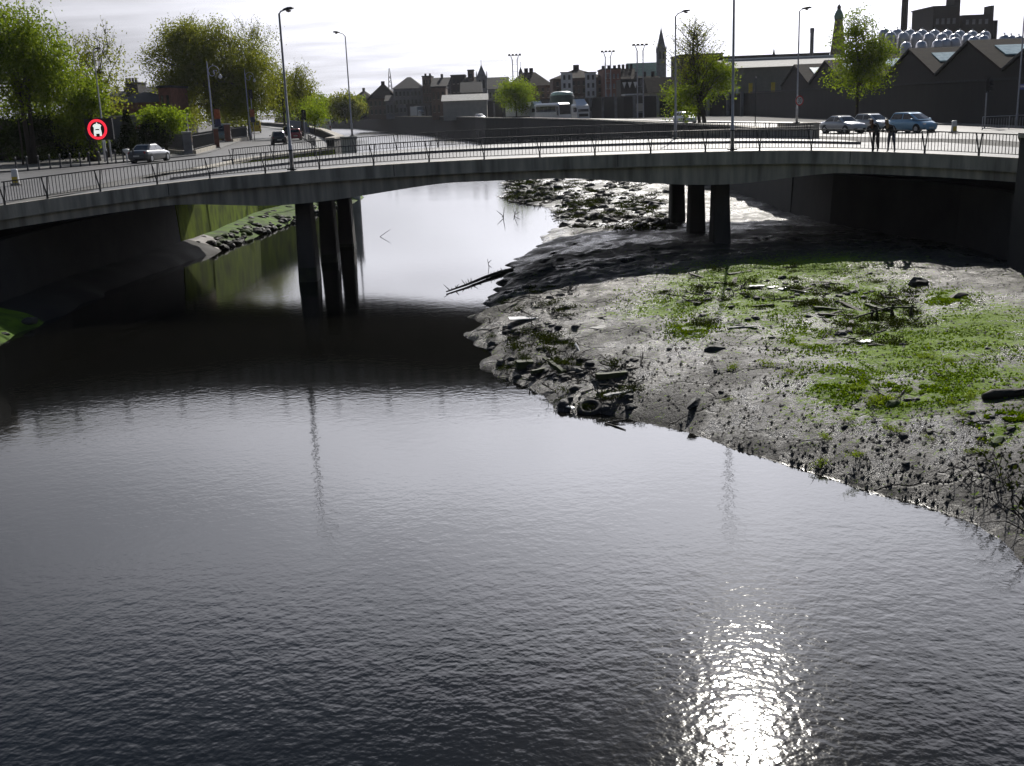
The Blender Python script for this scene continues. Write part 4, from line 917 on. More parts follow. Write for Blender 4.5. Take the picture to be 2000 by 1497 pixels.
# vans
def van(label, loc, rz, pm, k=1.0, name='van'):
    root = empty(name, loc, rz, label, 'van')
    st = [(-2.6, .45, 2.15, .92), (-2.5, .3, 2.3, .98), (-.2, .28, 2.32, 1.0), (.9, .28, 2.25, .99), (1.35, .28, 1.75, .98), (1.75, .3, 1.3, .96), (2.4, .35, 1.05, .9), (2.55, .45, .8, .8)]
    MB().loft([ringx(*a) for a in st]).build('body', pm, root, False)
    MB().add([(1.02, -.8, 2.14), (1.02, .8, 2.14), (1.82, .82, 1.32), (1.82, -.82, 1.32), (.9, -.8, 2.0), (.9, .8, 2.0), (1.6, .82, 1.3), (1.6, -.82, 1.3)], [(0, 1, 2, 3), (4, 5, 6, 7), (0, 1, 5, 4), (1, 2, 6, 5), (2, 3, 7, 6), (3, 0, 4, 7)]).build('windscreen', M['glass'], root)
    for s in (-1, 1):
        MB().box((.85, s * .985, 1.65), (.95, .05, .55)).build('side_window', M['glass'], root); MB().box((2.45, s * .65, .85), (.14, .3, .2)).build('headlight', M['headlight'], root); MB().box((-2.6, s * .8, 1.1), (.06, .18, .4)).build('tail_light', M['taillight'], root)
        for x in (-1.6, 1.65): wheel(root, x, s * .85, .34, .24)
        MB().box((-2.615, s * .42, 1.75), (.02, .6, .5)).build('rear_window', M['glass'], root)
    return root
p = P(434, 276, 158); van('pale green van with white roof behind the brick gate pillars', (p.x, p.y, ZL + .02), R(-80), PAINT['green'])
p = P(631, 246, 178); van('white van beyond the quay parapet by the dark trunk', (p.x, p.y, ZL + .02), R(105), PAINT['white'])
p = P(499, 246, 215); van('yellow van passing the pavement corner', (p.x, p.y, ZL + .02), R(102), M['yellow'])

# ------------------------------------------------------------------ two people leaning on the railing
def person(label, loc, rz, joints, edges, hair, top, legs, skin=(.42, .26, .19), long_hair=True):
    root = empty('person', loc, rz, label, 'person')
    me = bpy.data.meshes.new('body'); names = list(joints); me.from_pydata([joints[n][0] for n in names], [(names.index(a), names.index(b_)) for a, b_ in edges], [])
    o = link('body', me, None, root); sm = o.modifiers.new('skin', 'SKIN'); sm.use_smooth_shade = True
    for i, n in enumerate(names):
        r_ = joints[n][1]; me.skin_vertices[0].data[i].radius = r_ if isinstance(r_, tuple) else (r_, r_); me.skin_vertices[0].data[i].use_root = (n == 'pelvis')
    ss = o.modifiers.new('sub', 'SUBSURF'); ss.levels = ss.render_levels = 2
    dg = bpy.context.evaluated_depsgraph_get(); dg.update(); new = bpy.data.meshes.new_from_object(o.evaluated_get(dg)); o.modifiers.clear(); o.data = new
    # five fingers at each hand, in the same mesh
    b_ = bmesh.new(); b_.from_mesh(new)
    for hand, wrist in (('hand_l', 'wrist_l'), ('hand_r', 'wrist_r')):
        h = Vector(joints[hand][0]); d = (h - Vector(joints[wrist][0])).normalized(); sd = d.cross(Vector((0, 0, 1))).normalized()
        for k, ln in enumerate((.075, .085, .08, .06, .055)):
            off = sd * ((k - 1.5) * .02) if k < 4 else sd * -.045 - d * .045
            s0 = h + off; e1 = s0 + d * ln * .55 + Vector((0, 0, -.008)) + (sd * -.02 if k == 4 else Vector()); e2 = e1 + d * ln * .4 + Vector((0, 0, -.03))
            tmb = MB().tube([s0, e1, e2], [.0095, .009, .007], 6); vs = [b_.verts.new(v) for v in tmb.v]
            for f in tmb.f:
                try: b_.faces.new([vs[i] for i in f])
                except ValueError: pass
    b_.to_mesh(new); b_.free()
    new.materials.clear(); new.materials.append(mat('skin', skin, .6, var=.1)); new.materials.append(top); new.materials.append(legs); new.materials.append(M['black'])
    zp = joints['pelvis'][0][2]; hd = Vector(joints['head'][0]); nk = Vector(joints['neck'][0])
    arms = [Vector(joints[n][0]) for n in ('hand_l', 'hand_r')]
    for pl in new.polygons:
        pl.use_smooth = True; c = pl.center
        if c.z < .09: pl.material_index = 3
        elif c.z < zp + .02 and min((c - a).length for a in arms) > .2: pl.material_index = 2
        elif (c - hd).length < .17 or min((c - a).length for a in arms) < .12 or (c - nk).length < .05: pl.material_index = 0
        else: pl.material_index = 1
    fw = Vector((joints['head'][2] if len(joints['head']) > 2 else (0, -1, 0))).normalized()
    sd = fw.cross(Vector((0, 0, 1))).normalized(); upv = sd.cross(fw)
    hm = MB(); rings = []
    for q in np.linspace(0, 1, 7):
        a = q * math.pi * .62; rr = .118 * max(.12, math.sin(a + .25)); zc_ = .135 * math.cos(a)
        rings.append([hd - fw * .018 + upv * (zc_ + .01) + (sd * math.cos(g_) + fw * (math.sin(g_) if math.sin(g_) < .1 or q < .45 else .1)) * rr for g_ in [2 * math.pi * k / 14 for k in range(14)]])
    if long_hair:
        for dzz, wr in ((-.16, .1), (-.26, .085), (-.34, .05)):
            rings.append([hd - fw * (.06) + Vector((0, 0, dzz + .02)) + (sd * math.cos(g_) + fw * min(.0, math.sin(g_))) * wr for g_ in [2 * math.pi * k / 14 for k in range(14)]])
    hm.loft(rings).build('hair', hair, root, True)
    fc = MB()
    fc.tube([hd + fw * .098 + upv * .02, hd + fw * .122 - upv * .018], [.009, .015], 6); fc.build('nose', new.materials[0], root, True)
    for s in (-1, 1): MB().lathe([(.002, -.008), (.012, 0), (.002, .008)], tuple(hd + fw * .095 + sd * s * .035 + upv * .02), 8).build('eye', M['black'], root, True)
    MB().box(tuple(hd + fw * .098 - upv * .055), (.045, .012, .010)).build('mouth', M['taillight'], root)
    return root
ED = [('pelvis', 'spine'), ('spine', 'chest'), ('chest', 'neck'), ('neck', 'head'), ('head', 'crown'), ('chest', 'sh_l'), ('sh_l', 'el_l'), ('el_l', 'wrist_l'), ('wrist_l', 'hand_l'), ('chest', 'sh_r'), ('sh_r', 'el_r'), ('el_r', 'wrist_r'), ('wrist_r', 'hand_r'),
      ('pelvis', 'hip_l'), ('hip_l', 'knee_l'), ('knee_l', 'ank_l'), ('ank_l', 'toe_l'), ('pelvis', 'hip_r'), ('hip_r', 'knee_r'), ('knee_r', 'ank_r'), ('ank_r', 'toe_r')]
def pose(sx, spread, turn):
    # local: -y faces the railing (which stands at y = -0.42, top 0.95)
    return {'pelvis': ((0, .16, .93), (.15, .12)), 'spine': ((sx * .04, .04, 1.07), (.135, .105)), 'chest': ((sx * .10, -.17, 1.23), (.16, .115)), 'neck': ((sx * .13, -.31, 1.36), .055), 'head': ((sx * .15, -.40, 1.46), (.085, .098), turn), 'crown': ((sx * .155, -.43, 1.555), (.06, .07)),
            'sh_l': ((sx * .10 + .18, -.20, 1.27), .06), 'el_l': ((sx * .07 + .27, -.36, 1.05), .045), 'wrist_l': ((sx * .07 + .08, -.44, 1.01), .032), 'hand_l': ((sx * .07 + .0, -.46, 1.005), (.04, .025)),
            'sh_r': ((sx * .10 - .18, -.20, 1.27), .06), 'el_r': ((sx * .07 - .28, -.36, 1.05), .045), 'wrist_r': ((sx * .07 - .10, -.47, 1.01), .032), 'hand_r': ((sx * .07 - .02, -.50, 1.01), (.04, .025)),
            'hip_l': ((.09, .12, .86), .10), 'knee_l': ((.10 + spread, .10, .49), .066), 'ank_l': ((.10 + spread * 1.4, .18, .09), .043), 'toe_l': ((.11 + spread * 1.4, .02, .035), (.045, .032)),
            'hip_r': ((-.09, .12, .86), .10), 'knee_r': ((-.10 - spread * .4, .08, .49), .066), 'ank_r': ((-.10 - spread, .16, .09), .043), 'toe_r': ((-.11 - spread, .0, .035), (.045, .032))}
jd = mat('dark_jacket', (.02, .02, .022), .8, var=.3, scale=8); jb = mat('black_trousers', (.02, .02, .024), .85, var=.2); jn = mat('blue_jeans', (.05, .065, .11), .85, var=.3, scale=8)
for px, lab, tr_, hr, lg, sx, spd in ((1716, 'person in dark clothes with auburn hair leaning on the bridge railing', (-.6, -.8, -.2), mat('auburn_hair', (.12, .05, .02), .6, var=.3, scale=20), jb, -1, .0),
                                      (1741, 'person with fair hair in a dark jacket and jeans leaning on the railing', (-.7, -.7, -.3), mat('fair_hair', (.36, .25, .12), .6, var=.3, scale=20), jn, -1, .05)):
    x = P(px, 288, 50.6).x; y = near_y(x) + .2 + .46
    person(lab, (x, y, deck_z(x) - .03), math.atan2(near_y(x + .3) - near_y(x - .3), .6), pose(sx, spd, tr_), ED, hr, jd, lg).scale = (.92, .92, .92)

# ------------------------------------------------------------------ buildings
WM = {}
def window_mesh(w_, h_, mt):
    k = (round(w_, 2), round(h_, 2), mt)
    if k not in WM: WM[k] = MB().box((0, 0, 0), (w_, .12, h_)).mesh('window', M[mt])
    return WM[k]
def windows(root, x0, x1, z0, z1, rows, cols, fill=(.45, .55), mt='glass', y=0.0, skip=()):
    cw, ch = (x1 - x0) / cols, (z1 - z0) / rows
    for r_ in range(rows):
        for c in range(cols):
            if (r_, c) in skip: continue
            o = link('window', window_mesh(cw * fill[0], ch * fill[1], mt), None, root, (x0 + cw * (c + .5), y - .03, z0 + ch * (r_ + .5)))
            MBs = ('sill', round(cw * fill[0], 2))
            if MBs not in WM: WM[MBs] = MB().box((0, -.1, 0), (cw * fill[0] * 1.15, .14, .12)).mesh('sill', M['concrete'])
            link('sill', WM[MBs], None, o, (0, 0, -ch * fill[1] / 2 - .07))
def hip(mb, x0, x1, y0, y1, z0, h, inset, over=.4):
    x0 -= over; x1 += over; y0 -= over; y1 += over; ym = (y0 + y1) / 2
    return mb.add([(x0, y0, z0), (x1, y0, z0), (x1, y1, z0), (x0, y1, z0), (x0 + inset, ym, z0 + h), (x1 - inset, ym, z0 + h)], [(0, 1, 5, 4), (1, 2, 5), (2, 3, 4, 5), (3, 0, 4), (0, 3, 2, 1)])
def bld(name, label, px0, px1, yt, Y, depth, wm_, roof='flat', rm='slate', rh=0.0, win=None, inset=None, zb=ZR, cat='building', chim=0):
    a = P(px0, yt, Y); c = P(px1, yt, Y); zt = (a.z + c.z) / 2 - rh; W = c.x - a.x
    root = empty(name, (a.x, Y, zb), 0, label, cat); H = zt - zb
    MB().box((W / 2, depth / 2, H / 2), (W, depth, H)).build('wall', M[wm_], root)
    if roof == 'hip': ro = hip(MB(), 0, W, 0, depth, H, rh, min(inset if inset is not None else depth * .5, W * .48)).build('roof', M[rm], root)
    elif roof == 'gable': ro = hip(MB(), 0, W, 0, depth, H, rh, .001).build('roof', M[rm], root)
    else:
        ro = MB().box((W / 2, depth / 2, H + .15), (W + .3, depth + .3, .3)).build('roof', M[rm], root)
    for k in range(chim):
        e_ = (min(inset if inset is not None else depth * .5, W * .48) if roof == 'hip' else 0) / W; MB().box((W * (e_ + (1 - 2 * e_) * (k + .5) / chim), depth / 2, H + rh * .5 + .55), (min(2.2, W * .05 + .5), .9, rh + 1.3)).build('chimney', M['brickdark'], ro)
    if win: windows(root, W * .04, W * .96, win[2] if len(win) > 2 else H * .15, H * .96, win[0], win[1], *(win[3:] if len(win) > 3 else ()))
    return root, W, H
# ---- far skyline behind the river
bld('terrace_house', 'low dark terrace with stepped chimneys at the end of the skyline', 690, 722, 178, 430, 14, 'brickdark', 'hip', 'slatebrown', 2.5, chim=2)
bld('terrace_house', 'dark roofed block below the lattice mast', 716, 772, 165, 420, 14, 'brickbrown', 'hip', 'slatebrown', 5, (2, 6), chim=3)
bld('mansard_block', 'grey block with curved roof and dormers beside the lattice mast', 766, 824, 150, 400, 16, 'greystone', 'hip', 'slate', 4, (3, 7))
bld('brick_house', 'narrow red brown house between two grey blocks', 824, 842, 150, 395, 14, 'brickbrown', 'flat', 'slate', 0, (4, 3), chim=2)
bld('grey_block', 'long grey block with a row of small dormers', 842, 880, 151, 392, 14, 'greystone', 'gable', 'slate', 3, (3, 6), chim=1)
bld('brick_house', 'dark stone house left of the brick turret', 880, 908, 148, 390, 14, 'brickdark', 'flat', 'slate', 0, (4, 3))
bld('brick_turret', 'small square brick turret near the pointed church tower', 913, 925, 138, 388, 6, 'brickbrown', 'flat', 'slate', 0, (5, 1))
bld('brick_house', 'wide brown house below the brick turret', 906, 932, 150, 386, 12, 'brickbrown', 'gable', 'slatebrown', 2, (3, 3))
def steeple(name, label, pxc, halfw, y_sh, y_tip, Y, mt='greystone', pinn=True, zb=ZR, spmat=None):
    a = P(pxc - halfw, y_sh, Y); c = P(pxc + halfw, y_sh, Y); tip = P(pxc, y_tip, Y); W = c.x - a.x; h = (a.z + c.z) / 2 - zb; root = empty(name, ((a.x + c.x) / 2, Y, zb), 0, label, 'church')
    MB().box((0, W / 2, h / 2), (W, W, h)).build('tower', M[mt], root)
    sp = MB().add([(-W * .47, W * .03, h), (W * .47, W * .03, h), (W * .47, W * .97, h), (-W * .47, W * .97, h), (0, W / 2, tip.z - zb)], [(0, 1, 4), (1, 2, 4), (2, 3, 4), (3, 0, 4), (3, 2, 1, 0)]).build('spire', M[spmat or mt], root)
    MB().tube([(0, W / 2, tip.z - zb - .3), (0, W / 2, tip.z - zb + 1.5)], .08, 5).build('cross', M['darkmetal'], sp)
    if pinn:
        for sx in (-1, 1):
            for yy in (0, W): MB().tube([(sx * W * .5, yy, h - 1), (sx * W * .5, yy, h + W * .25), (sx * W * .5, yy, h + W * .55)], [W * .05, W * .045, .02], 5).build('pinnacle', M[mt], root)
    for k in (-1, 1): MB().box((k * W * .2, -.03, h - W * .7), (W * .16, .1, W * .8)).build('belfry_opening', M['black'], root)
    return root, W, h
r_, W_, H_ = steeple('church_tower', 'grey church tower with short pyramid spire and corner pinnacles', 940.5, 10, 150, 126, 384)
bld('church_nave', 'grey church hall beside the pyramid spire', 951, 992, 150, 386, 16, 'greystone', 'gable', 'slate', 4, (2, 5), cat='church')
bld('low_hall', 'long low pale shed roof above the dark quay wall', 864, 950, 184, 290, 10, 'render', 'gable', 'concrete_light', 1.6)
bld('grey_house', 'grey gabled house behind the long pale shed', 900, 938, 160, 330, 12, 'greystone', 'gable', 'slate', 3, (2, 3))
bld('brown_block', 'plain brown block left of the pale shed roof', 841, 870, 172, 320, 12, 'brickbrown', 'flat', 'slate', 0, (2, 3))
bld('stone_house', 'small stone house behind the box lorry', 752, 775, 186, 400, 10, 'greystone', 'gable', 'slate', 2, (1, 3))
bld('brick_flats', 'brown brick flats with hipped roof behind the bright green tree', 990, 1078, 140, 330, 18, 'brickbrown', 'hip', 'slatebrown', 4, (4, 8), inset=5, chim=2)
steeple('church_tower', 'thin small spire rising over the brown brick flats', 1017, 4, 141, 130, 400, 'brickdark', False)
r_, W_, H_ = bld('brick_flats', 'brown brick flats with two white window bays', 1079, 1180, 134, 300, 18, 'brickbrown', 'hip', 'slatebrown', 2.4, (4, 9), inset=7, chim=3)
for px0, px1 in ((1095, 1117), (1142, 1163)):
    a = P(px0, 143, 300).x - P(1079, 143, 300).x; c = P(px1, 143, 300).x - P(1079, 143, 300).x
    z1 = P(px0, 143, 300).z - ZR
    bay = MB().box(((a + c) / 2, -.5, z1 / 2), (c - a, 1.1, z1)).build('bay', M['white'], r_)
    for q in range(4):
        for s in (-1, 1): link('window', window_mesh((c - a) * .2, z1 * .11, 'black'), None, bay, ((a + c) / 2 + s * (c - a) * .22, -1.05, z1 * (.32 + .19 * q)))
    MB().box(((a + c) / 2, -.5, z1 + .1), (c - a + .4, 1.3, .2)).build('bay_roof', M['slatebrown'], bay)
bld('balcony_flats', 'brick flats with stacked pale balconies behind the light mast', 1178, 1212, 136, 292, 16, 'brickred', 'flat', 'slatebrown', 0, (4, 4, 1.0, (.5, .45), 'greystone'), chim=3)
bld('old_houses', 'jumbled dark brown houses left of the green roofed church', 1210, 1242, 133, 330, 14, 'brickdark', 'gable', 'slatebrown', 3, (3, 5), chim=4)
bld('old_houses', 'dark houses under the green roofed church', 1240, 1290, 148, 310, 14, 'brickdark', 'gable', 'slatebrown', 3, (3, 6), chim=3)
# church with green roof and tall spire
bld('green_roofed_church', 'church nave with long green copper roof beside the tall spire', 1232, 1288, 121, 350, 18, 'greystone', 'gable', 'copper', 6, (1, 6), cat='church')
steeple('tall_spire', 'tall dark church steeple with needle spire', 1292.5, 8.5, 96, 52, 352, 'greystone', True, spmat='greystone')
# dark building with three white triangles
a = P(1212, 160, 260); rr_ = empty('gabled_store', (a.x, 260, ZR), 0, 'dark store with three white triangular panels', 'building'); W = P(1248, 160, 260).x - a.x; H = P(1230, 158, 260).z - ZR
MB().box((W / 2, 5, H / 2), (W, 10, H)).build('wall', M['brickdark'], rr_); MB().box((W / 2, 5, H + .15), (W + .3, 10.3, .3)).build('roof', M['slate'], rr_)
for k in range(3):
    cx_ = W * (.2 + .3 * k); o = xz_prism([[(cx_ - W * .11, H - .3), (cx_ + W * .11, H - .3), (cx_, H - 1.7)]], -.06, .02).build('white_panel', M['white'], rr_)
bld('blue_grey_store', 'plain blue grey store beside the three white triangles', 1249, 1274, 155, 262, 12, 'greystone', 'flat', 'slate')
bld('white_canopy', 'long thin white canopy roof above the dark quay wall', 1222, 1270, 186, 235, 7, 'darkmetal', 'flat', 'white')
# green domed tarp
a = P(1100, 205, 228); rr_ = empty('domed_tank', (a.x, 232, ZR), 0, 'dark green drum with pale domed top above the coach', 'tank'); rw = P(1124, 190, 228).x - a.x; ht = P(1100, 178, 228).z - ZR
MB().lathe([(rw, 0), (rw, ht - 1.0), (rw * .96, ht - .8)], (0, 0, 0), 24).build('drum', mat('dark_green_sheet', (.03, .06, .05), .5, var=.3), rr_, True)
MB().lathe([(rw * .96, ht - .795), (rw * .85, ht - .3), (rw * .6, ht - .08), (.05, ht)], (0, 0, 0), 24).build('dome', mat('pale_green_sheet', (.35, .5, .45), .35, var=.4, scale=1.5), rr_, True)
# masts
def mast(label, px, yt, Y, pair=True):
    a = P(px, yt, Y); root = empty('floodlight_mast', (a.x, Y, ZR), 0, label, 'mast'); h = a.z - ZR; g = .55 if pair else 0
    for s in (-1, 1): MB().tube([(s * g, 0, -.1), (s * g, 0, h - 1.0), (s * (g + .35), 0, h)], [.14, .11, .08], 6).build('leg', M['galv'], root)
    for k in range(int(h / 1.6)): MB().box((0, 0, 1 + k * 1.6), (2 * g, .06, .06)).build('rung', M['galv'], root)
    MB().box((0, 0, h), (3.0, .15, .12)).build('crossbar', M['darkmetal'], root)
    for k in range(4): MB().box((-1.2 + k * .8, -.1, h + .2), (.5, .3, .35), rx=.4).build('floodlight', M['darkmetal'], root)
mast('twin legged floodlight mast over the bright green quay tree', 1005, 109, 260); mast('twin legged floodlight mast in front of the brick flats', 1187, 102, 240); mast('twin legged floodlight mast beside the tall church spire', 1250, 89, 215)
a = P(760, 134, 440); lm = empty('lattice_mast', (a.x, 440, ZR), 0, 'thin lattice radio mast above the dark roofs', 'mast'); h = a.z - ZR
for sx, sy_ in ((-1, -1), (1, -1), (1, 1), (-1, 1)): MB().tube([(sx * 1.3, sy_ * 1.3, 0), (sx * .35, sy_ * .35, h * .85), (sx * .1, sy_ * .1, h)], [.14, .12, .08], 5).build('leg', M['darkmetal'], lm)
for k in range(9):
    z = h * (.1 + .085 * k); ww = 1.3 - .95 * z / (h * .85); 
    MB().tube([(-ww, -ww, z), (ww, -ww, z + 1.5)], .07, 4).build('brace', M['darkmetal'], lm); MB().tube([(ww, -ww, z), (-ww, -ww, z + 1.5)], .07, 4).build('brace', M['darkmetal'], lm)
# ---- long dark wall on the right quay
bw = empty('boundary_wall', (0, 0, 0), 0, 'high dark wall running behind the lorries and parked cars', 'wall')
wl = [(42.2, 70), (42.2, 192), (40, 205), (24, 222), (14, 255), (2, 300), (-18, 352), (-40, 420)]
wall_line(wl, [8.5, 8.45, 8.5, 8.8, 9.0, 9.2, 9.5, 9.8], zb=4.3, th=.5, batter=0, side=-1).build('wall_face', mat('sooty_wall', (.015, .0152, .0155), .9, var=.45, scale=.8, bump=.4, stretch=(1, 1, .3)), bw)
for (x0, y0), (x1, y1) in zip(wl[1:], wl[2:]):
    n = int(math.hypot(x1 - x0, y1 - y0) / 7) + 1
    for k in range(n): q = (k + .5) / n; MB().box((x0 + (x1 - x0) * q - .3, y0 + (y1 - y0) * q - .3, 6.7), (.5, .5, 4.1)).build('buttress', M['greystone'], bw)
wcp = []
for i_ in range(2):
    wcp.append([(wl[i_][0] - .12, wl[i_][1], 8.5), (wl[i_][0] + .65, wl[i_][1], 8.5), (wl[i_][0] + .65, wl[i_][1], 8.68), (wl[i_][0] - .12, wl[i_][1], 8.68)])
MB().loft(wcp).build('coping', M['slate'], bw)
p = P(1250, 205, 217); nb_ = empty('notice_board', (p.x, 217, p.z - .9), 0, 'pale notice board on posts against the dark quay wall', 'sign'); MB().box((0, 0, .4), (1.4, .06, 1.5)).build('board', M['render'], nb_)
for s in (-.6, .6): MB().tube([(s, .08, -3.5 + .9), (s, .08, .4)], .05, 6).build('post', M['galv'], nb_)
# ---- gabled brick sheds facing the river
shed = empty('gabled_sheds', (45, 0, ZR), 0, 'row of dark brick sheds with sawtooth gables facing the river', 'shed')
YV = [86.4, 102, 117.7, 133.4, 149.8, 166, 182.4]; ZE, ZP = 9.25 - ZR, 12.1 - ZR; DEP = 48
for y0, y1 in zip(YV, YV[1:]):
    ym = (y0 + y1) / 2
    MB().add([(0, y0, 0), (0, y1, 0), (0, y1, ZE), (0, ym, ZP), (0, y0, ZE), (.5, y0, 0), (.5, y1, 0), (.5, y1, ZE), (.5, ym, ZP), (.5, y0, ZE)], [(0, 1, 2, 3, 4), (9, 8, 7, 6, 5), (0, 4, 9, 5), (1, 6, 7, 2), (2, 7, 8, 3), (3, 8, 9, 4), (0, 5, 6, 1)]).build('gable_wall', M['brickdark'], shed)
    for ya in (y0, y1):
        s = -1 if ya == y0 else 1
        ro = MB().add([(-.2, ya, ZE + .05), (DEP, ya, ZE + .05), (DEP, ym, ZP + .05), (-.2, ym, ZP + .05), (-.2, ya, ZE + .3), (DEP, ya, ZE + .3), (DEP, ym, ZP + .3), (-.2, ym, ZP + .3)], [(0, 1, 2, 3), (4, 5, 6, 7), (0, 1, 5, 4), (1, 2, 6, 5), (2, 3, 7, 6), (3, 0, 4, 7)]).build('roof_slope', M['slatebrown'] if s < 0 else M['slate'], shed)
        if s < 0:
            for k in range(4):
                q0, q1 = .42, .74
                xs_ = [1.6 + k * 10.5, 7.6 + k * 10.5]; pts = [(x, ya + (ym - ya) * q, ZE + .31 + (ZP - ZE) * q) for x, q in ((xs_[0], q0), (xs_[1], q0), (xs_[1], q1), (xs_[0], q1))]
                MB().add(pts + [(a_, b_, c_ + .12) for a_, b_, c_ in pts], [(0, 1, 2, 3), (4, 5, 6, 7), (0, 1, 5, 4), (1, 2, 6, 5), (2, 3, 7, 6), (3, 0, 4, 7)]).build('skylight', M['skylight'], ro)
# light roofed shed left of them
a = P(1436, 112, 205); c = P(1606, 116, 205); ls = empty('beige_shed', (a.x, 205, ZR), 0, 'large beige walled shed with pale flat edged roof', 'shed'); W = c.x - a.x + 8; H = P(1500, 131, 205).z - ZR; H2 = P(1500, 113, 205).z - ZR
MB().box((W / 2, 12, H / 2), (W, 24, H)).build('wall', mat('beige_cladding', (.22, .21, .17), .8, var=.12, scale=1), ls)
MB().add([(-.5, -.5, H), (W + .5, -.5, H), (W + .5, 7, H2), (-.5 - 1.5, 7, H2), (-.5 - 1.5, 24, H2), (W + .5, 24, H2), (-.5, 24, H), (W + .5, 24, H)], [(0, 1, 2, 3), (3, 2, 5, 4), (0, 3, 4, 6), (1, 7, 5, 2), (6, 4, 5, 7), (0, 6, 7, 1)]).build('roof', M['concrete_light'], ls)
MB().box((W / 2, 7, H2 + .12), (W + 1.5, 1.2, .3)).build('ridge_flashing', M['white'], ls)
for k, px in enumerate((1466, 1510)):
    x = P(px, 150, 205).x - a.x; MB().box((x, -.08, H * .42), (.7, .12, H * .5)).build('yellow_pipe', M['yellow'], ls)
MB().box((P(1440, 150, 205).x - a.x, -.06, H * .35), (.5, .1, H * .5)).build('white_downpipe', M['white'], ls)
bld('brick_block', 'dark brick block behind the sparse topped tree', 1330, 1412, 108, 240, 14, 'brickdark', 'flat', 'slate', 0, (3, 6))
bld('pale_gable_house', 'pale gabled house half hidden by the sparse topped tree', 1268, 1330, 150, 225, 10, 'render', 'gable', 'slatebrown', 3, (2, 4))
# ---- brewery skyline
def chimney(label, px, hw, yt, Y, taper=.85, mt='brickdark'):
    a = P(px, yt, Y); w_ = P(px + hw, 60, Y).x - P(px, 60, Y).x; root = empty('factory_chimney', (a.x, Y, ZR), 0, label, 'chimney'); h = a.z - ZR
    MB().lathe([(w_ / taper, 0), (w_, h - 1.2), (w_ * .98, h - 1.15)], (0, 0, 0), 16).build('shaft', M[mt], root, True); MB().lathe([(w_ * 1.15, h - 1.15), (w_ * 1.15, h - .2), (w_ * 1.0, h)], (0, 0, 0), 16).build('cap', M[mt], root)
chimney('tall dark chimney rising behind the steel tanks', 1770, 6, -40, 300)
chimney('slim grey chimney behind the beige shed', 1586.5, 3.6, 55, 300, .95, 'greystone')
a = P(1826, 13, 270); br = empty('brewery_block', (a.x, 270, ZR), 0, 'massive dark brewery building with chimney stack', 'building')
def bx(n, px0, px1, yt, mt='brickdark', dd=14):
    x0 = P(px0, yt, 270).x - a.x; x1 = P(px1, yt, 270).x - a.x; h = P((px0 + px1) / 2, yt, 270).z - ZR; o = MB().box(((x0 + x1) / 2, dd / 2, h / 2), (x1 - x0, dd, h)).build(n, M[mt], br); return x0, x1, h, o
x0, x1, h, o = bx('main_wall', 1824, 1867.5, 14)
for k in range(4): link('window', window_mesh(.7, 1.3, 'greystone'), None, br, (x0 + 1 + k * 1.3, -.03, h - 3.2))
MB().box(((x0 + x1) / 2, 7, h + .15), (x1 - x0 + .4, 14.4, .3)).build('roof', M['slate'], br)
bx('chimney_stack', 1867.7, 1880, -60, dd=5); x0, x1, h, o = bx('side_wing', 1880.2, 1936, 29)
for k in range(4): link('window', window_mesh(.7, 1.1, 'greystone'), None, br, (x0 + 1.2 + k * 1.5, -.03, h - 1.6))
bx('stair_turret', 1936.3, 1942, 11, dd=4); bx('low_wing', 1942.3, 1949, 40)
# onion domed tower
a = P(1636, 100, 285); tw = empty('windmill_tower', (a.x, 285, ZR), 0, 'tapering round brick tower with onion dome behind the street tree', 'tower')
h1 = P(1636, 38, 285).z - ZR; h2 = P(1636, 12, 285).z - ZR; rb = P(1652, 100, 285).x - a.x; rt = P(1645.5, 40, 285).x - a.x
MB().lathe([(rb * 1.15, 0), (rb, h1 * .5), (rt, h1)], (0, 0, 0), 20).build('shaft', M['brickbrown'], tw, True)
MB().lathe([(rt * 1.1, h1 + .003), (rt * 1.2, h1 + .8), (rt * .9, h1 + (h2 - h1) * .5), (rt * .45, h2 - .8)], (0, 0, 0), 20).build('dome', M['copper'], tw, True)
MB().lathe([(rt * .45, h2 - .79), (rt * .5, h2 - .2), (rt * .1, h2 + .4)], (0, 0, 0), 12).build('finial', M['brickdark'], tw, True)
steeple('small_spire', 'tiny needle spire on the roofline beyond the beige shed', 1512, 3, 112, 93, 420, 'brickdark', False)
bld('long_roof', 'long dark warehouse roofline behind the beige shed', 1406, 1620, 109, 300, 16, 'brickdark', 'flat', 'slate', 0)
# steel tanks
def tank(pxc, yt, Y, r, label, group):
    q = P(pxc, yt, Y); root = empty('steel_tank', (q.x, Y, ZR), 0, label, 'tank', group); h = q.z - ZR
    MB().lathe([(r, 0), (r, h - r * 1.1), (r * .92, h - r * .6), (r * .7, h - r * .25), (r * .38, h - r * .06), (.03, h)], (0, 0, 0), 18).build('shell', M['steel'], root, True)
    MB().lathe([(r * 1.02, h - r * 1.35), (r * 1.04, h - r * 1.28), (r * 1.02, h - r * 1.2)], (0, 0, 0), 18).build('band', M['galv'], root, True)
    MB().tube([(0, 0, h - .05), (0, 0, h + .35)], .12, 6).build('vent', M['galv'], root)
for k in range(9): tank(1728 + k * 24.5, 56 + k * .6, 232, 1.15, 'polished steel storage tank with domed top in the upper row', 'upper row of steel tanks')
for k in range(8): tank(1740 + k * 25, 62 + k * .7, 222, 1.1, 'polished steel storage tank with domed top in the middle row', 'middle row of steel tanks')
for k, px in enumerate((1770, 1800, 1832, 1848, 1866, 1902, 1922)): tank(px, 82 - k * 2.2, 205, 1.0, 'shorter steel tank rising just above the shed roofs', 'lower row of steel tanks')
for k, px in enumerate((1962, 1975, 1990)): tank(px, 68 + k, 240, 1.2, 'steel tank beyond the brewery stair turret', 'steel tanks beyond the brewery')
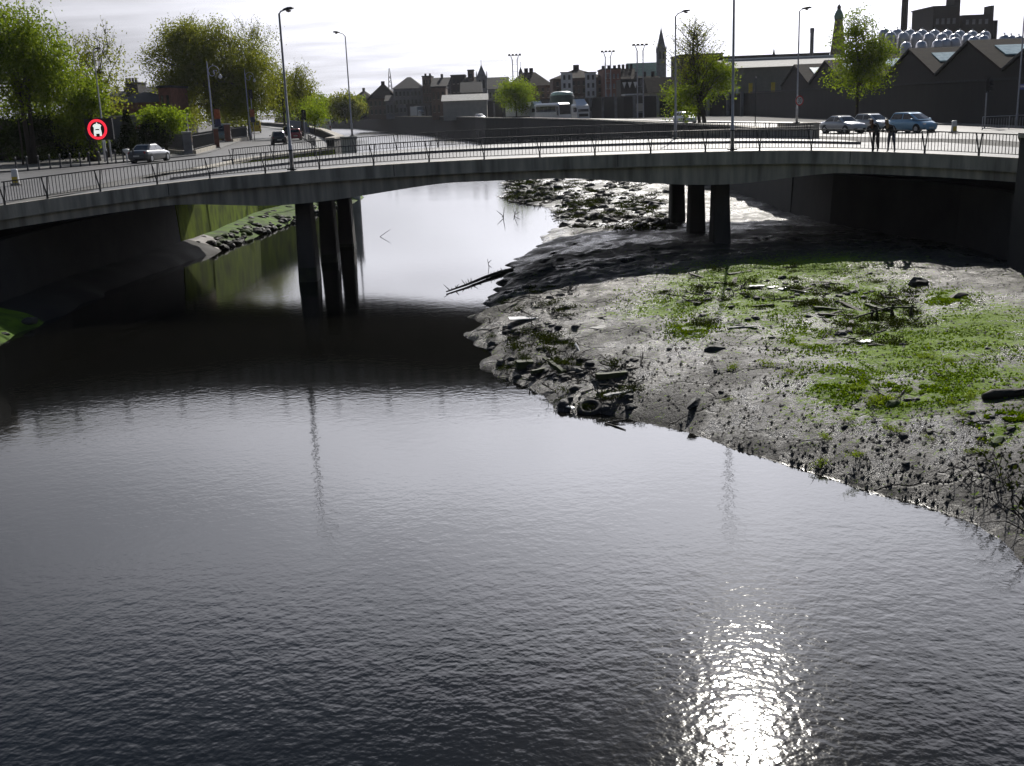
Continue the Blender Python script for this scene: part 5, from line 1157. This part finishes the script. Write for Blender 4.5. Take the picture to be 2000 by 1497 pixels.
gantry = empty('tank_gantry', (P(1860, 75, 215).x, 215, ZR), 0, 'flat roofed dark plant house under the steel tanks', 'building'); zt = P(1860, 100, 215).z - ZR
MB().box((0, 4, zt / 2), (40, 8, zt)).build('wall', M['brickdark'], gantry); MB().box((0, 4, zt + .1), (40.4, 8.4, .2)).build('roof', M['slatebrown'], gantry)

# ---- left bank background
a = P(180, 232, 121); gw = empty('garden_wall', (a.x, 121, ZL), 0, 'grey rendered garden wall with hedge above it', 'wall'); c = P(345, 224, 121); W = c.x - a.x + 1; h = (a.z + c.z) / 2 - ZL
MB().box((W / 2, .25, h / 2), (W, .5, h)).build('wall_face', mat('grey_render', (.13, .13, .135), .9, var=.2, scale=.6), gw); MB().box((W / 2, .25, h + .08), (W + .2, .62, .15)).build('coping', M['concrete'], gw)
pts = np.stack([RNG.random(3000) * W, .9 + RNG.random(3000) * 1.1, h - .4 + RNG.random(3000) * 1.0], -1); pts[:, 2] += .35 * np.sin(pts[:, 0] * 1.3)
V, F = leaves_np(pts, None, .16); tag(link('hedge', np_mesh('hedge', V, F, M['leaf']), None, None, (a.x, 121, ZL)), 'bright green hedge above the grey garden wall', 'hedge')
bld('brick_lodge', 'low red brick lodge with wide slate hip roof', 208, 314, 180, 152, 10, 'brickred', 'hip', 'slate', 1.4, (1, 5, 1.2, (.2, .35), 'greystone'), inset=4, zb=ZL)
bld('brick_annex', 'brick annex with pale corner stones beside the low lodge', 308, 332, 172, 150, 8, 'brickred', 'flat', 'slate', 0, (2, 2), zb=ZL)
bld('slate_roofed_hall', 'long dark slate roof behind the low brick lodge', 272, 345, 167, 220, 12, 'brickdark', 'gable', 'slate', 2, zb=ZL)
ct = bld('castellated_tower', 'dark castellated tower silhouette beyond the low lodge', 244, 268, 163, 330, 8, 'brickdark', 'flat', 'slate', 0, zb=ZL)
for k in range(4): MB().box((ct[1] * (k + .5) / 4, .6, ct[2] + .7), (ct[1] * .13, 1.0, 1.6)).build('merlon', M['brickdark'], ct[0])
bld('old_wing', 'low dark wing left of the castellated tower', 212, 245, 178, 332, 8, 'brickdark', 'gable', 'slate', 1.5, zb=ZL, chim=2)
# ---- gate pillars, railings on a low stone wall
def pillar(label, px, py, w_, h, mt, tilt=0):
    p = G(px, py, ZL); root = empty('gate_pillar', (p.x, p.y, ZL), R(15), label, 'pillar'); MB().box((0, 0, h / 2), (w_, w_, h)).build('shaft', M[mt], root, bevel=.02); MB().box((0, 0, h + .08), (w_ * 1.2, w_ * 1.2, .16)).build('cap', M['concrete_light'], root, bevel=.03); MB().box((0, 0, .12), (w_ * 1.15, w_ * 1.15, .26)).build('plinth', M['concrete'], root); return p
p1 = pillar('round shouldered stone gate pillar in front of the dark shrub', 369, 305, .75, 2.0, 'greystone'); p2 = pillar('stone pillar half hidden behind the silver saloon', 297, 297, .7, 1.9, 'greystone')
p3 = pillar('slim brick gate pillar by the ornate lamp post', 425, 292, .5, 2.1, 'brickred'); p4 = pillar('red brick gate pillar in front of the pale green van', 446, 280, .75, 2.3, 'brickred')
def rail_fence(label, pa, pb):
    root = empty('iron_fence', (pa.x, pa.y, ZL), 0, label, 'fence'); d = pb - pa; d.z = 0; L_ = d.length; a_ = math.atan2(d.y, d.x); n = int(L_ / .16)
    MB().box((d.x / 2, d.y / 2, .22), (L_, .4, .5), rz=a_).build('plinth_wall', M['concrete'], root)
    for z in (.6, 1.75): MB().box((d.x / 2, d.y / 2, z), (L_, .04, .05), rz=a_).build('rail', M['iron'], root)
    bm2 = MB().tube([(0, 0, .45), (0, 0, 1.85), (0, 0, 1.98)], [.014, .014, .004], 5).mesh('bar', M['iron'])
    for k in range(n): link('bar', bm2, None, root, (d.x * k / n, d.y * k / n, 0))
rail_fence('black iron fence on a stone plinth beside the stone gate pillar', p1 + Vector((.4, .3, 0)), p3 - Vector((.2, .3, 0)))
rail_fence('black iron fence curving to the pavement corner', p4 + Vector((.4, .2, 0)), G(484, 274, ZL)); rail_fence('black iron fence behind the silver saloon', p2 + Vector((.4, 0, 0)), p1 - Vector((.5, 0, 0)))
# blue hoarding by the river, far quay
hb = empty('blue_hoarding', (0, 0, ZL), 0, 'faded blue hoarding panels along the quay trees', 'fence'); hm_ = mat('faded_blue_board', (.05, .07, .14), .8, var=.35, scale=1)
A0, A1 = Vector((-30.0, 176, 0)), Vector((-47, 250, 0))
for k in range(14):
    q0 = A0.lerp(A1, k / 14); q1 = A0.lerp(A1, (k + .96) / 14); d = q1 - q0; c = (q0 + q1) / 2
    MB().box((c.x, c.y, 1.0), (d.length, .08, 1.9), rz=math.atan2(d.y, d.x)).build('panel', hm_, hb)
# low rail and thin leaning trunks on the left verge
p = G(48, 322, ZL)
for k, (px0, py0, px1, py1, lab) in enumerate(((45, 322, 37, 248, 'thin pale leaning trunk behind the bollards'), (62, 285, 52, 225, 'slender pale trunk beside the dark evergreen mass'))):
    a_ = G(px0, py0, ZL); b_ = P(px1, py1, a_.y); rt_ = empty('slender_trunk', tuple(a_), 0, lab, 'tree'); d = b_ - a_
    MB().tube([(0, 0, -.1), tuple(d * .5 + Vector((.06, 0, 0))), tuple(d), tuple(d * 1.5)], [.09, .075, .06, .02], 7).build('trunk', M['galv'] if k == 9 else M['bark'], rt_, True)
    V, F = leaves_np(np.array(tuple(d * 1.5)) + RNG.normal(size=(260, 3)) * .55, None, .13); link('crown', np_mesh('crown', V, F, M['leaf']), None, rt_)
guard('thin grey rail in front of the dark evergreen mass', [tuple(G(0, 292, ZL).xy), tuple(G(112, 286, ZL).xy)], .9, ZL, 8)

# ivy covered wall and background trees closing the gaps
iw = empty('ivy_wall', (-75, 109, ZL), 0, 'tall dark ivy covered wall behind the shrubs and bollards', 'wall')
MB().box((17, .3, 1.9), (36, .6, 3.8)).build('wall_face', M['brickdark'], iw)
pts = np.stack([RNG.random(5200) * 36 - 1, -.15 - .3 * RNG.random(5200), RNG.random(5200) ** .8 * 4.1], -1); V, F = leaves_np(pts, None, .16); link('ivy', np_mesh('ivy', V, F, M['leafdark']), None, iw)
for px, Y, wd, zt, mt_, lab in ((672, 330, 5.5, 9.0, 'leafolive', 'dark tree at the foot of the low terrace by the river bend'), (648, 360, 6.5, 8.0, 'leaf', 'hazy green tree beyond the curved quay corner'), (690, 420, 5.5, 9.5, 'leaf', 'round tree closing the view along the river'),
                               (560, 330, 8.0, 11, 'leafolive', 'tall tree behind the quay road bend'), (600, 350, 7.0, 10, 'leaf', 'broad tree beyond the blue hoarding'), (150, 135, 5.0, 9, 'leafolive', 'loose tree behind the ivy covered wall'), (40, 130, 6.0, 11, 'leaf', 'big tree far behind the ivy covered wall'),
                               (420, 210, 8.0, 11, 'leafolive', 'rounded tree behind the pale green van'), (330, 170, 4.0, 7.5, 'leafolive', 'bushy tree beside the brick annex')):
    x = P(px, 200, Y).x
    tree('background_tree', lab, (x, Y, ZL), zt * .3, .22, [(0, 0, zt * .55, wd, wd * .8, zt * .42), (wd * .3, 0, zt * .4, wd * .8, wd * .7, zt * .32)], 150, 26, .22 * Y / 250 + .08, M[mt_], .7, limbs=14)

# ------------------------------------------------------------------ debris on the mudbank
def rock_mesh(seed, mt, sq=.6):
    b_ = bmesh.new(); bmesh.ops.create_icosphere(b_, subdivisions=2, radius=1.0)
    for v in b_.verts:
        d = 1 + .35 * noise.noise(v.co * 1.3 + Vector((seed * 3.1, 0, 0))) + .12 * noise.noise(v.co * 3.5 + Vector((0, seed, 0)))
        v.co = Vector((v.co.x * d, v.co.y * d * .8, v.co.z * d * sq))
    me = bpy.data.meshes.new('stone'); b_.to_mesh(me); b_.free(); me.materials.append(mt)
    for p_ in me.polygons: p_.use_smooth = False
    return me
def plank_mesh(seed, mt, L_=1.0, w_=.14, t_=.05):
    rs = random.Random(seed); mb = MB(); rings = []
    for k in range(6):
        x = -L_ / 2 + L_ * k / 5; wy = w_ / 2 * (1 + rs.uniform(-.12, .12)); zz_ = rs.uniform(-.012, .012)
        rings.append([(x + rs.uniform(-.03, .03), -wy, -t_ / 2 + zz_), (x, wy, -t_ / 2 + zz_), (x + rs.uniform(-.03, .03), wy, t_ / 2 + zz_), (x, -wy, t_ / 2 + zz_)])
    return mb.loft(rings).mesh('plank', mt)
def branch_mesh(seed, mt, L_=1.6):
    rs = random.Random(seed); mb = MB(); pts = [Vector((-L_ / 2 + L_ * k / 5, rs.uniform(-.08, .08), rs.uniform(0, .1))) for k in range(6)]
    mb.tube(pts, [.035, .033, .03, .025, .018, .008], 6)
    for k in range(5):
        s = pts[rs.randint(1, 4)]; e = s + Vector((rs.uniform(.1, .4), rs.uniform(-.35, .35), rs.uniform(.05, .4))); mb.tube([s, s.lerp(e, .5) + Vector((0, 0, .05)), e], [.018, .012, .004], 4)
    return mb.mesh('branch', mt)
def weed_mesh(seed, mt):
    r = np.random.default_rng(seed); n = 260; C = r.normal(size=(n, 3)) * np.array([.30, .16, .06]) + np.array([0, 0, .05]); C[:, 2] = np.abs(C[:, 2])
    V, F = leaves_np(C, None, .045, .35); return np_mesh('weed_tuft', V, F, mt)
STN = [rock_mesh(i, M['wetstone']) for i in range(5)]; MST = [rock_mesh(i + 9, M['mossstone']) for i in range(4)]
PLK = [plank_mesh(i, M['wood'], 1.0 + .3 * i) for i in range(3)]; PLG = [plank_mesh(i + 5, M['woodgreen'], .9 + .25 * i, .18, .07) for i in range(3)]
BRN = [branch_mesh(i, M['wood']) for i in range(4)]
M['weeddark'] = leaf_mat('dark_weed', (.02, .028, .008), (.05, .07, .014), .3); WDD = [weed_mesh(i, M['weeddark']) for i in range(3)]; WDG = [weed_mesh(i + 4, M['leaf']) for i in range(3)]
rs = random.Random(3)
def place(name, me, p, label, cat, group, s=1.0, rz=None, rx=0, ry=0, sink=0.0):
    if name == 'weed_tuft':
        o = empty(name, (p.x, p.y, p.z - sink)); link('leaves', me, None, o)
    else: o = link(name, me, None, None, (p.x, p.y, p.z - sink))
    o.rotation_euler = (rx, ry, rs.uniform(0, 6.28) if rz is None else rz)
    o.scale = (s, s, s) if not isinstance(s, tuple) else s
    return tag(o, label, cat, group)
def scatter(n, region, meshes, name, label, cat, group, smin, smax, sink=.3, rng=None, flat=True, bias=None):
    """region: list of photo boxes (x0,y0,x1,y1) on the mud"""
    k = 0; tries = 0
    while k < n and tries < n * 12:
        tries += 1; x0, y0, x1, y1 = region[rs.randrange(len(region))]
        p = GM(rs.uniform(x0, x1), rs.uniform(y0, y1))
        if p.z < .04: continue
        s = rs.uniform(smin, smax) ** 1.0; me = meshes[rs.randrange(len(meshes))]
        place(name, me, p, label, cat, group, s, sink=s * sink * (.25 if name == 'stone' else .02), rx=rs.uniform(-.15, .15), ry=rs.uniform(-.2, .2)); k += 1
TIP = [(985, 560, 1120, 620), (935, 620, 1180, 760), (960, 640, 1120, 740), (1080, 700, 1260, 800)]; MID = [(1280, 520, 1760, 640), (1350, 540, 1650, 600), (1600, 560, 1800, 680)]; FARB = [(985, 350, 1310, 400), (1100, 395, 1310, 450), (1060, 350, 1250, 430), (980, 350, 1080, 395)]; LOW = [(1300, 660, 1960, 800), (1600, 760, 1980, 930)]
scatter(80, TIP, STN, 'stone', 'dark wet stone in the debris at the tip of the mudbank', 'stone', 'stones at the mudbank tip', .07, .22)
scatter(46, TIP, PLK, 'plank', 'dark sodden plank lying in the tip debris', 'plank', 'sodden planks at the mudbank tip', .25, .6)
scatter(10, TIP, PLG, 'plank', 'green slimed plank lying in the tip debris', 'plank', 'slimed planks at the mudbank tip', .3, .6)
scatter(70, TIP, BRN, 'branch', 'twiggy branch tangled in the tip debris', 'branch', 'branches at the mudbank tip', .4, .8)
scatter(40, TIP, WDD, 'weed_tuft', 'dark weed clump caught in the tip debris', 'weed', 'weed at the mudbank tip', .5, 1.1)
scatter(50, MID, STN, 'stone', 'dark stone scattered over the algae covered mud', 'stone', 'stones on the green mud', .08, .2)
scatter(24, MID, PLK, 'plank', 'dark plank lying across the green mud', 'plank', 'planks on the green mud', .5, 1.2)
scatter(10, MID, PLG, 'plank', 'mossy board on the algae covered mud', 'board', 'mossy boards on the green mud', .6, 1.1)
scatter(50, MID, WDD, 'weed_tuft', 'dark tuft of weed on the algae covered mud', 'weed', 'weed on the green mud', .5, 1.1)
scatter(20, MID, BRN, 'branch', 'bare stick lying on the algae covered mud', 'branch', 'sticks on the green mud', .4, .9)
scatter(40, LOW, STN, 'stone', 'small dark stone bedded in the grey mud slope', 'stone', 'stones in the grey mud slope', .04, .13)
scatter(10, LOW, BRN, 'branch', 'short stick on the grey mud slope', 'branch', 'sticks on the grey mud slope', .3, .6)
scatter(26, LOW, WDG, 'weed_tuft', 'small green tuft on the lower mud slope', 'weed', 'tufts on the lower mud slope', .3, .7)
scatter(190, FARB, STN, 'stone', 'dark boulder in the rubble bar beyond the bridge', 'stone', 'rubble beyond the bridge', .18, .55)
scatter(110, FARB, BRN, 'branch', 'dead branch in the rubble bar beyond the bridge', 'branch', 'branches beyond the bridge', .7, 1.6)
scatter(30, FARB, PLK, 'plank', 'dark plank in the rubble bar beyond the bridge', 'plank', 'planks beyond the bridge', .8, 1.8)
scatter(130, FARB, WDD, 'weed_tuft', 'dark weed heap in the rubble bar beyond the bridge', 'weed', 'weed beyond the bridge', .9, 1.8)
# gravel and crumbs of mud: too small to count
n = 5500; C = []
for _ in range(n):
    reg = rs.choice([(1000, 560, 1500, 800), (1300, 520, 1980, 760), (1200, 640, 1980, 960), (1400, 800, 1980, 1010)]); p = GM(rs.uniform(reg[0], reg[2]), rs.uniform(reg[1], reg[3]))
    if p.z > .05: C.append((p.x, p.y, p.z))
C = np.array(C); n = len(C); T = np.array([(1, 0, -.3), (-.5, .87, -.3), (-.5, -.87, -.3), (0, 0, .75)]); S = (.012 + .055 * RNG.random(n) ** 3); ang = RNG.random(n) * 6.28; ca, sa = np.cos(ang), np.sin(ang)
VV = np.stack([np.stack([C[:, 0] + S * (ca * v[0] - sa * v[1]) * 1.3, C[:, 1] + S * (sa * v[0] + ca * v[1]), C[:, 2] + S * v[2]], -1) for v in T], 1).reshape(-1, 3)
FF = (np.arange(n)[:, None, None] * 4 + np.array([(0, 1, 3), (1, 2, 3), (2, 0, 3)])[None]).reshape(-1, 3)
tag(link('gravel', np_mesh('gravel', VV, FF, M['wetstone']), None), 'fine dark gravel and mud crumbs strewn over the mudbank', 'gravel', kind='stuff')
# algae flakes: a green skin of countless small fronds on the mud
C = []
for _ in range(40000):
    bx_ = ALGAE[rs.randrange(len(ALGAE))]; p = GM(bx_[0] + rs.gauss(0, .55) * bx_[2], bx_[1] + rs.gauss(0, .55) * bx_[3])
    if p.z > .1 and noise.noise(Vector((p.x * 1.1, p.y * 1.1, 5))) + .6 * noise.noise(Vector((p.x * 4, p.y * 4, 9))) > -.12: C.append((p.x, p.y, p.z + .012))
V, F = leaves_np(np.array(C), None, .034, .6, 2.5); M['algae'] = leaf_mat('algae_fronds', (.06, .12, .003), (.22, .34, .005), .4)
tag(link('algae_fronds', np_mesh('algae_fronds', V, F, M['algae']), None), 'bright green algae fronds carpeting the upper mudbank', 'algae', kind='stuff')
# named pieces seen clearly
def board(name, px, py, L_, w_, mt, rz, label, cat='board', t_=.03, up=.02, ry=0.0, rx=0.0):
    p = GM(px, py); me = plank_mesh(sum(map(ord, label)) % 97, M[mt], L_, w_, t_); return place(name, me, p + Vector((0, 0, up)), label, cat, None, 1.0, rz, rx=rx, ry=ry)
board('panel_board', 1026, 622, 1.15, .55, 'white', R(4), 'flat white rectangular panel lying on the mudbank tip')
board('panel_board', 1128, 683, .32, .24, 'white', R(80), 'small upright white board beside a dark puddle', up=.08, rx=R(60))
board('plank', 1110, 796, .42, .10, 'white', R(-50), 'short white plank at the mud edge in the water')
board('plank', 1215, 770, 1.15, .15, 'concrete_light', R(33), 'long pale plank slanting up from the mud edge', up=.06)
board('plank', 1088, 728, .75, .13, 'woodgreen', R(-60), 'thick mossy beam propped on the debris heap', t_=.12, up=.15, ry=R(12))
board('plank', 1025, 718, .5, .3, 'woodgreen', R(10), 'square mossy block on the debris heap', t_=.22, up=.1)
board('plank', 1052, 732, .55, .12, 'woodgreen', R(40), 'short mossy beam end on the debris heap', t_=.1, up=.12)
board('plank', 1195, 737, .9, .17, 'woodgreen', R(12), 'low mossy log beside the dark puddle', t_=.16, up=.05)
board('panel_board', 1175, 640, .8, .35, 'concrete_light', R(45), 'pale grey board half sunk in the mud')
board('plank', 1450, 640, .9, .12, 'concrete_light', R(5), 'pale flat plank among the green mud')
for k, (px, py) in enumerate(((1478, 560), (1565, 572), (1690, 668), (1508, 562), (1530, 565))): board('panel_board', px, py, .55 - .05 * k, .2, 'white', R(5 + 8 * k), ('white scrap of board near the lamp shadow', 'oval white scrap on the green mud', 'tiny white scrap below the leaning stakes', 'narrow white scrap beside another scrap', 'thin white scrap with a dark plank behind')[k])
for k, (px, py, s, lab, mt_) in enumerate(((1796, 556, (.36, .26, .34), 'squared dark block standing on smooth grey mud', 'wetstone'), (1395, 685, (.34, .2, .22), 'dark boulder with a mossy edge on the grey mud', 'wetstone'), (1745, 790, (.24, .18, .16), 'rounded mossy boulder at the foot of the green slope', 'mossstone'),
                                           (1872, 580, (.5, .22, .2), 'long low dark rock on the upper green mud', 'wetstone'), (1528, 792, (.1, .09, .09), 'small round black stone on the grey mud', 'wetstone'), (1950, 860, (.34, .16, .12), 'bright green weedy lump on the cracked mud', 'mossstone'), (1360, 785, (.5, .16, .16), 'dark log shaped lump near the mud edge', 'wetstone'), (1330, 590, (.4, .2, .12), 'bright green slab shaped stone on the upper mud', 'mossstone'))):
    place('boulder', rock_mesh(30 + k, M[mt_], .8), GM(px, py), lab, 'stone', None, s, R(10 * k), sink=.03)
# tyre half sunk at the edge
p = GM(1152, 800); ty = empty('tyre', (p.x, p.y, p.z + .03), R(30), 'black tyre half sunk at the edge of the mud', 'tyre'); ty.rotation_euler = (R(20), R(-6), 0)
mb = MB(); rings = []
for k in range(25):
    a = 2 * math.pi * k / 24; rings.append([((.27 + .085 * math.cos(g_)) * math.cos(a), (.27 + .085 * math.cos(g_)) * math.sin(a), .09 * math.sin(g_)) for g_ in [2 * math.pi * j / 10 for j in range(10)]])
mb.loft(rings, cap=False).build('casing', M['rubber'], ty, True)
# half buried dark log
p = GM(1965, 775); tr = empty('sunken_log', (p.x, p.y, p.z), R(5), 'dark hollow log half sunk in the mud below the green slope', 'log')
MB().tube([(-.55, 0, .02), (-.3, .02, .06), (.5, .0, .05), (1.4, .05, .02)], [.07, .13, .12, .1], 9).build('stem', M['wood'], tr, True)
MB().tube([(.1, -.02, .1), (.35, -.2, .2)], [.05, .02], 6).build('stub', M['wood'], tr)
# stakes of an old frame
p = GM(1745, 622); st = empty('stake_frame', (p.x, p.y, p.z), R(8), 'old wooden stakes with a rail standing in the green mud', 'fence')
for k, (x, h_, tl) in enumerate(((-.75, .32, .09), (-.5, .40, -.08), (-.1, .45, .06), (.05, .36, -.14), (.5, .38, .1), (.62, .25, -.06))): MB().tube([(x, 0, -.1), (x + tl, 0, h_)], [.045, .035], 6).build('stake', M['wood'], st)
MB().tube([(-1.3, -.05, .10), (-.2, -.06, .36), (.7, -.04, .30)], .028, 6).build('rail', M['woodgreen'], st); MB().tube([(-.2, 0, .3), (-.5, .4, .5)], .022, 5).build('rail', M['wood'], st)
# log reaching into the water, sticks in the river
a = G(872, 570, .06); b_ = GM(1000, 528); d = b_ - a
lg = empty('driftwood_log', tuple(a), 0, 'long dark driftwood log reaching from the mud into the water', 'log')
mb = MB(); pts = [Vector((0, 0, 0)), d * .25 + Vector((.1, .1, .03)), d * .55 + Vector((0, .15, .06)), d * .8 + Vector((0, 0, .08)), d]; mb.tube(pts, [.03, .055, .08, .1, .13], 8)
for k in range(22):
    s = Vector((0, 0, 0)).lerp(d, rs.random()); e = s + Vector((rs.uniform(-.3, .3), rs.uniform(-.3, .3), rs.uniform(.05, .25))); mb.tube([s, e], [.03, .01], 4)
mb.build('stem', M['wood'], lg)
def sticks(label, segs, Yz=0.0, r=.016):
    root = None
    for k, ((x0, y0), (x1, y1), h0, h1) in enumerate(segs):
        a_ = G(x0, y0, 0); b2 = G(x1, y1, 0) if h1 == 0 else P(x1, y1, a_.y)
        if root is None: root = empty('river_stick', (a_.x, a_.y, 0), 0, label, 'branch'); o_ = Vector((a_.x, a_.y, 0))
        A_ = a_ - o_ + Vector((0, 0, h0)); B_ = b2 - o_ + Vector((0, 0, .015 if h1 == 0 else 0)); MB().tube([A_, A_.lerp(B_, .5) + Vector((0, 0, .01)), B_], [r, r * .9, r * .5], 6).build('twig', M['wood'], root)
sticks('forked stick floating in front of the mud edge', [((1182, 827), (1222, 841), 0, 0), ((1182, 827), (1222, 820), 0, .2)], r=.022)
sticks('thin bent stick standing in bright water beyond the columns', [((742, 463), (762, 449), 0, .3)], r=.02)
sticks('twiggy branch standing in the water beyond the bridge', [((983, 427), (985, 405), 0, .5), ((984, 425), (970, 412), .05, .4), ((984, 424), (974, 428), .05, .2)], r=.03)
sticks('small tangled twig in the water near the rubble bar', [((1004, 424), (1010, 406), 0, .5), ((1004, 422), (1016, 414), .05, .4), ((1006, 420), (1002, 410), .05, .4)], r=.025)
sticks('short twig poking from the water near the long log', [((955, 522), (952, 506), 0, .3), ((954, 516), (960, 508), .05, .3)], r=.018)
# tangled dead roots at the lower corner of the bank
p = Vector((9.55, 19.6, mud_at(9.55, 19.6))); rt = empty('dead_bramble', tuple(p), 0, 'tangle of dead bramble stems hanging over the mud edge', 'bramble')
mb = MB()
for k in range(150):
    s = Vector((rs.uniform(-.5, 1.6), rs.uniform(-2.0, 2.2), -.15)); e = s + Vector((rs.uniform(-1.0, .5), rs.uniform(-.7, .5), rs.uniform(-.1, .55))); mb.tube([s, s.lerp(e, .5) + Vector((0, 0, rs.uniform(.1, .4))), e], [.014, .01, .004], 4, False)
mb.build('stems', M['wood'], rt); V, F = leaves_np(np.stack([RNG.uniform(-.3, 1.8, 700), RNG.uniform(-2, 2.2, 700), RNG.uniform(-.1, .5, 700)], -1), None, .05); link('dry_leaves', np_mesh('dry_leaves', V, F, M['weeddark']), None, rt)
# boulders along the left bank
for k in range(170):
    y = rs.uniform(67.5, 100) if k > 8 else rs.uniform(36, 44.5); q = rs.random() ** .45; x = lw(y) + .3 + q * float(np.interp(y, [36, 46, 70, 84, 100], [2.4, 2.1, 2.0, 3.3, 2.6])); s = rs.uniform(.12, .36)
    gr = rs.random() < .42 and q < .8
    place('boulder', (MST if gr else STN)[rs.randrange(4)], Vector((x, y, .62 * (1 - q ** 1.6) + .05)), 'mossy green boulder on the bank below the algae wall' if gr else 'wet dark boulder on the bank below the algae wall', 'stone', 'mossy boulders on the river bank' if gr else 'dark boulders on the river bank', (s * 1.3, s, s), None, sink=.02)

# weed caught round the stakes
for k in range(9): place('weed_tuft', WDD[k % 3], GM(1690 + 14 * k + rs.uniform(-8, 8), 625 + rs.uniform(-18, 14)), 'dark weed tuft caught round the old stakes', 'weed', 'weed round the old stakes', rs.uniform(.5, .9))
# ------------------------------------------------------------------ haze
hz = MB().box((-200, 480, 24), (1600, 1060, 52)).build('haze', None)
hm2 = bpy.data.materials.new('thin_haze'); hm2.use_nodes = True; ht = hm2.node_tree; ht.nodes.clear(); ho = ht.nodes.new('ShaderNodeOutputMaterial'); pv = ht.nodes.new('ShaderNodeVolumePrincipled')
pv.inputs['Color'].default_value = (.9, .92, 1, 1); pv.inputs['Density'].default_value = .00006; pv.inputs['Anisotropy'].default_value = .4
ht.links.new(pv.outputs[0], ho.inputs['Volume']); hz.data.materials.append(hm2); tag(hz, 'thin pale haze filling the air over the river', 'haze', kind='stuff')
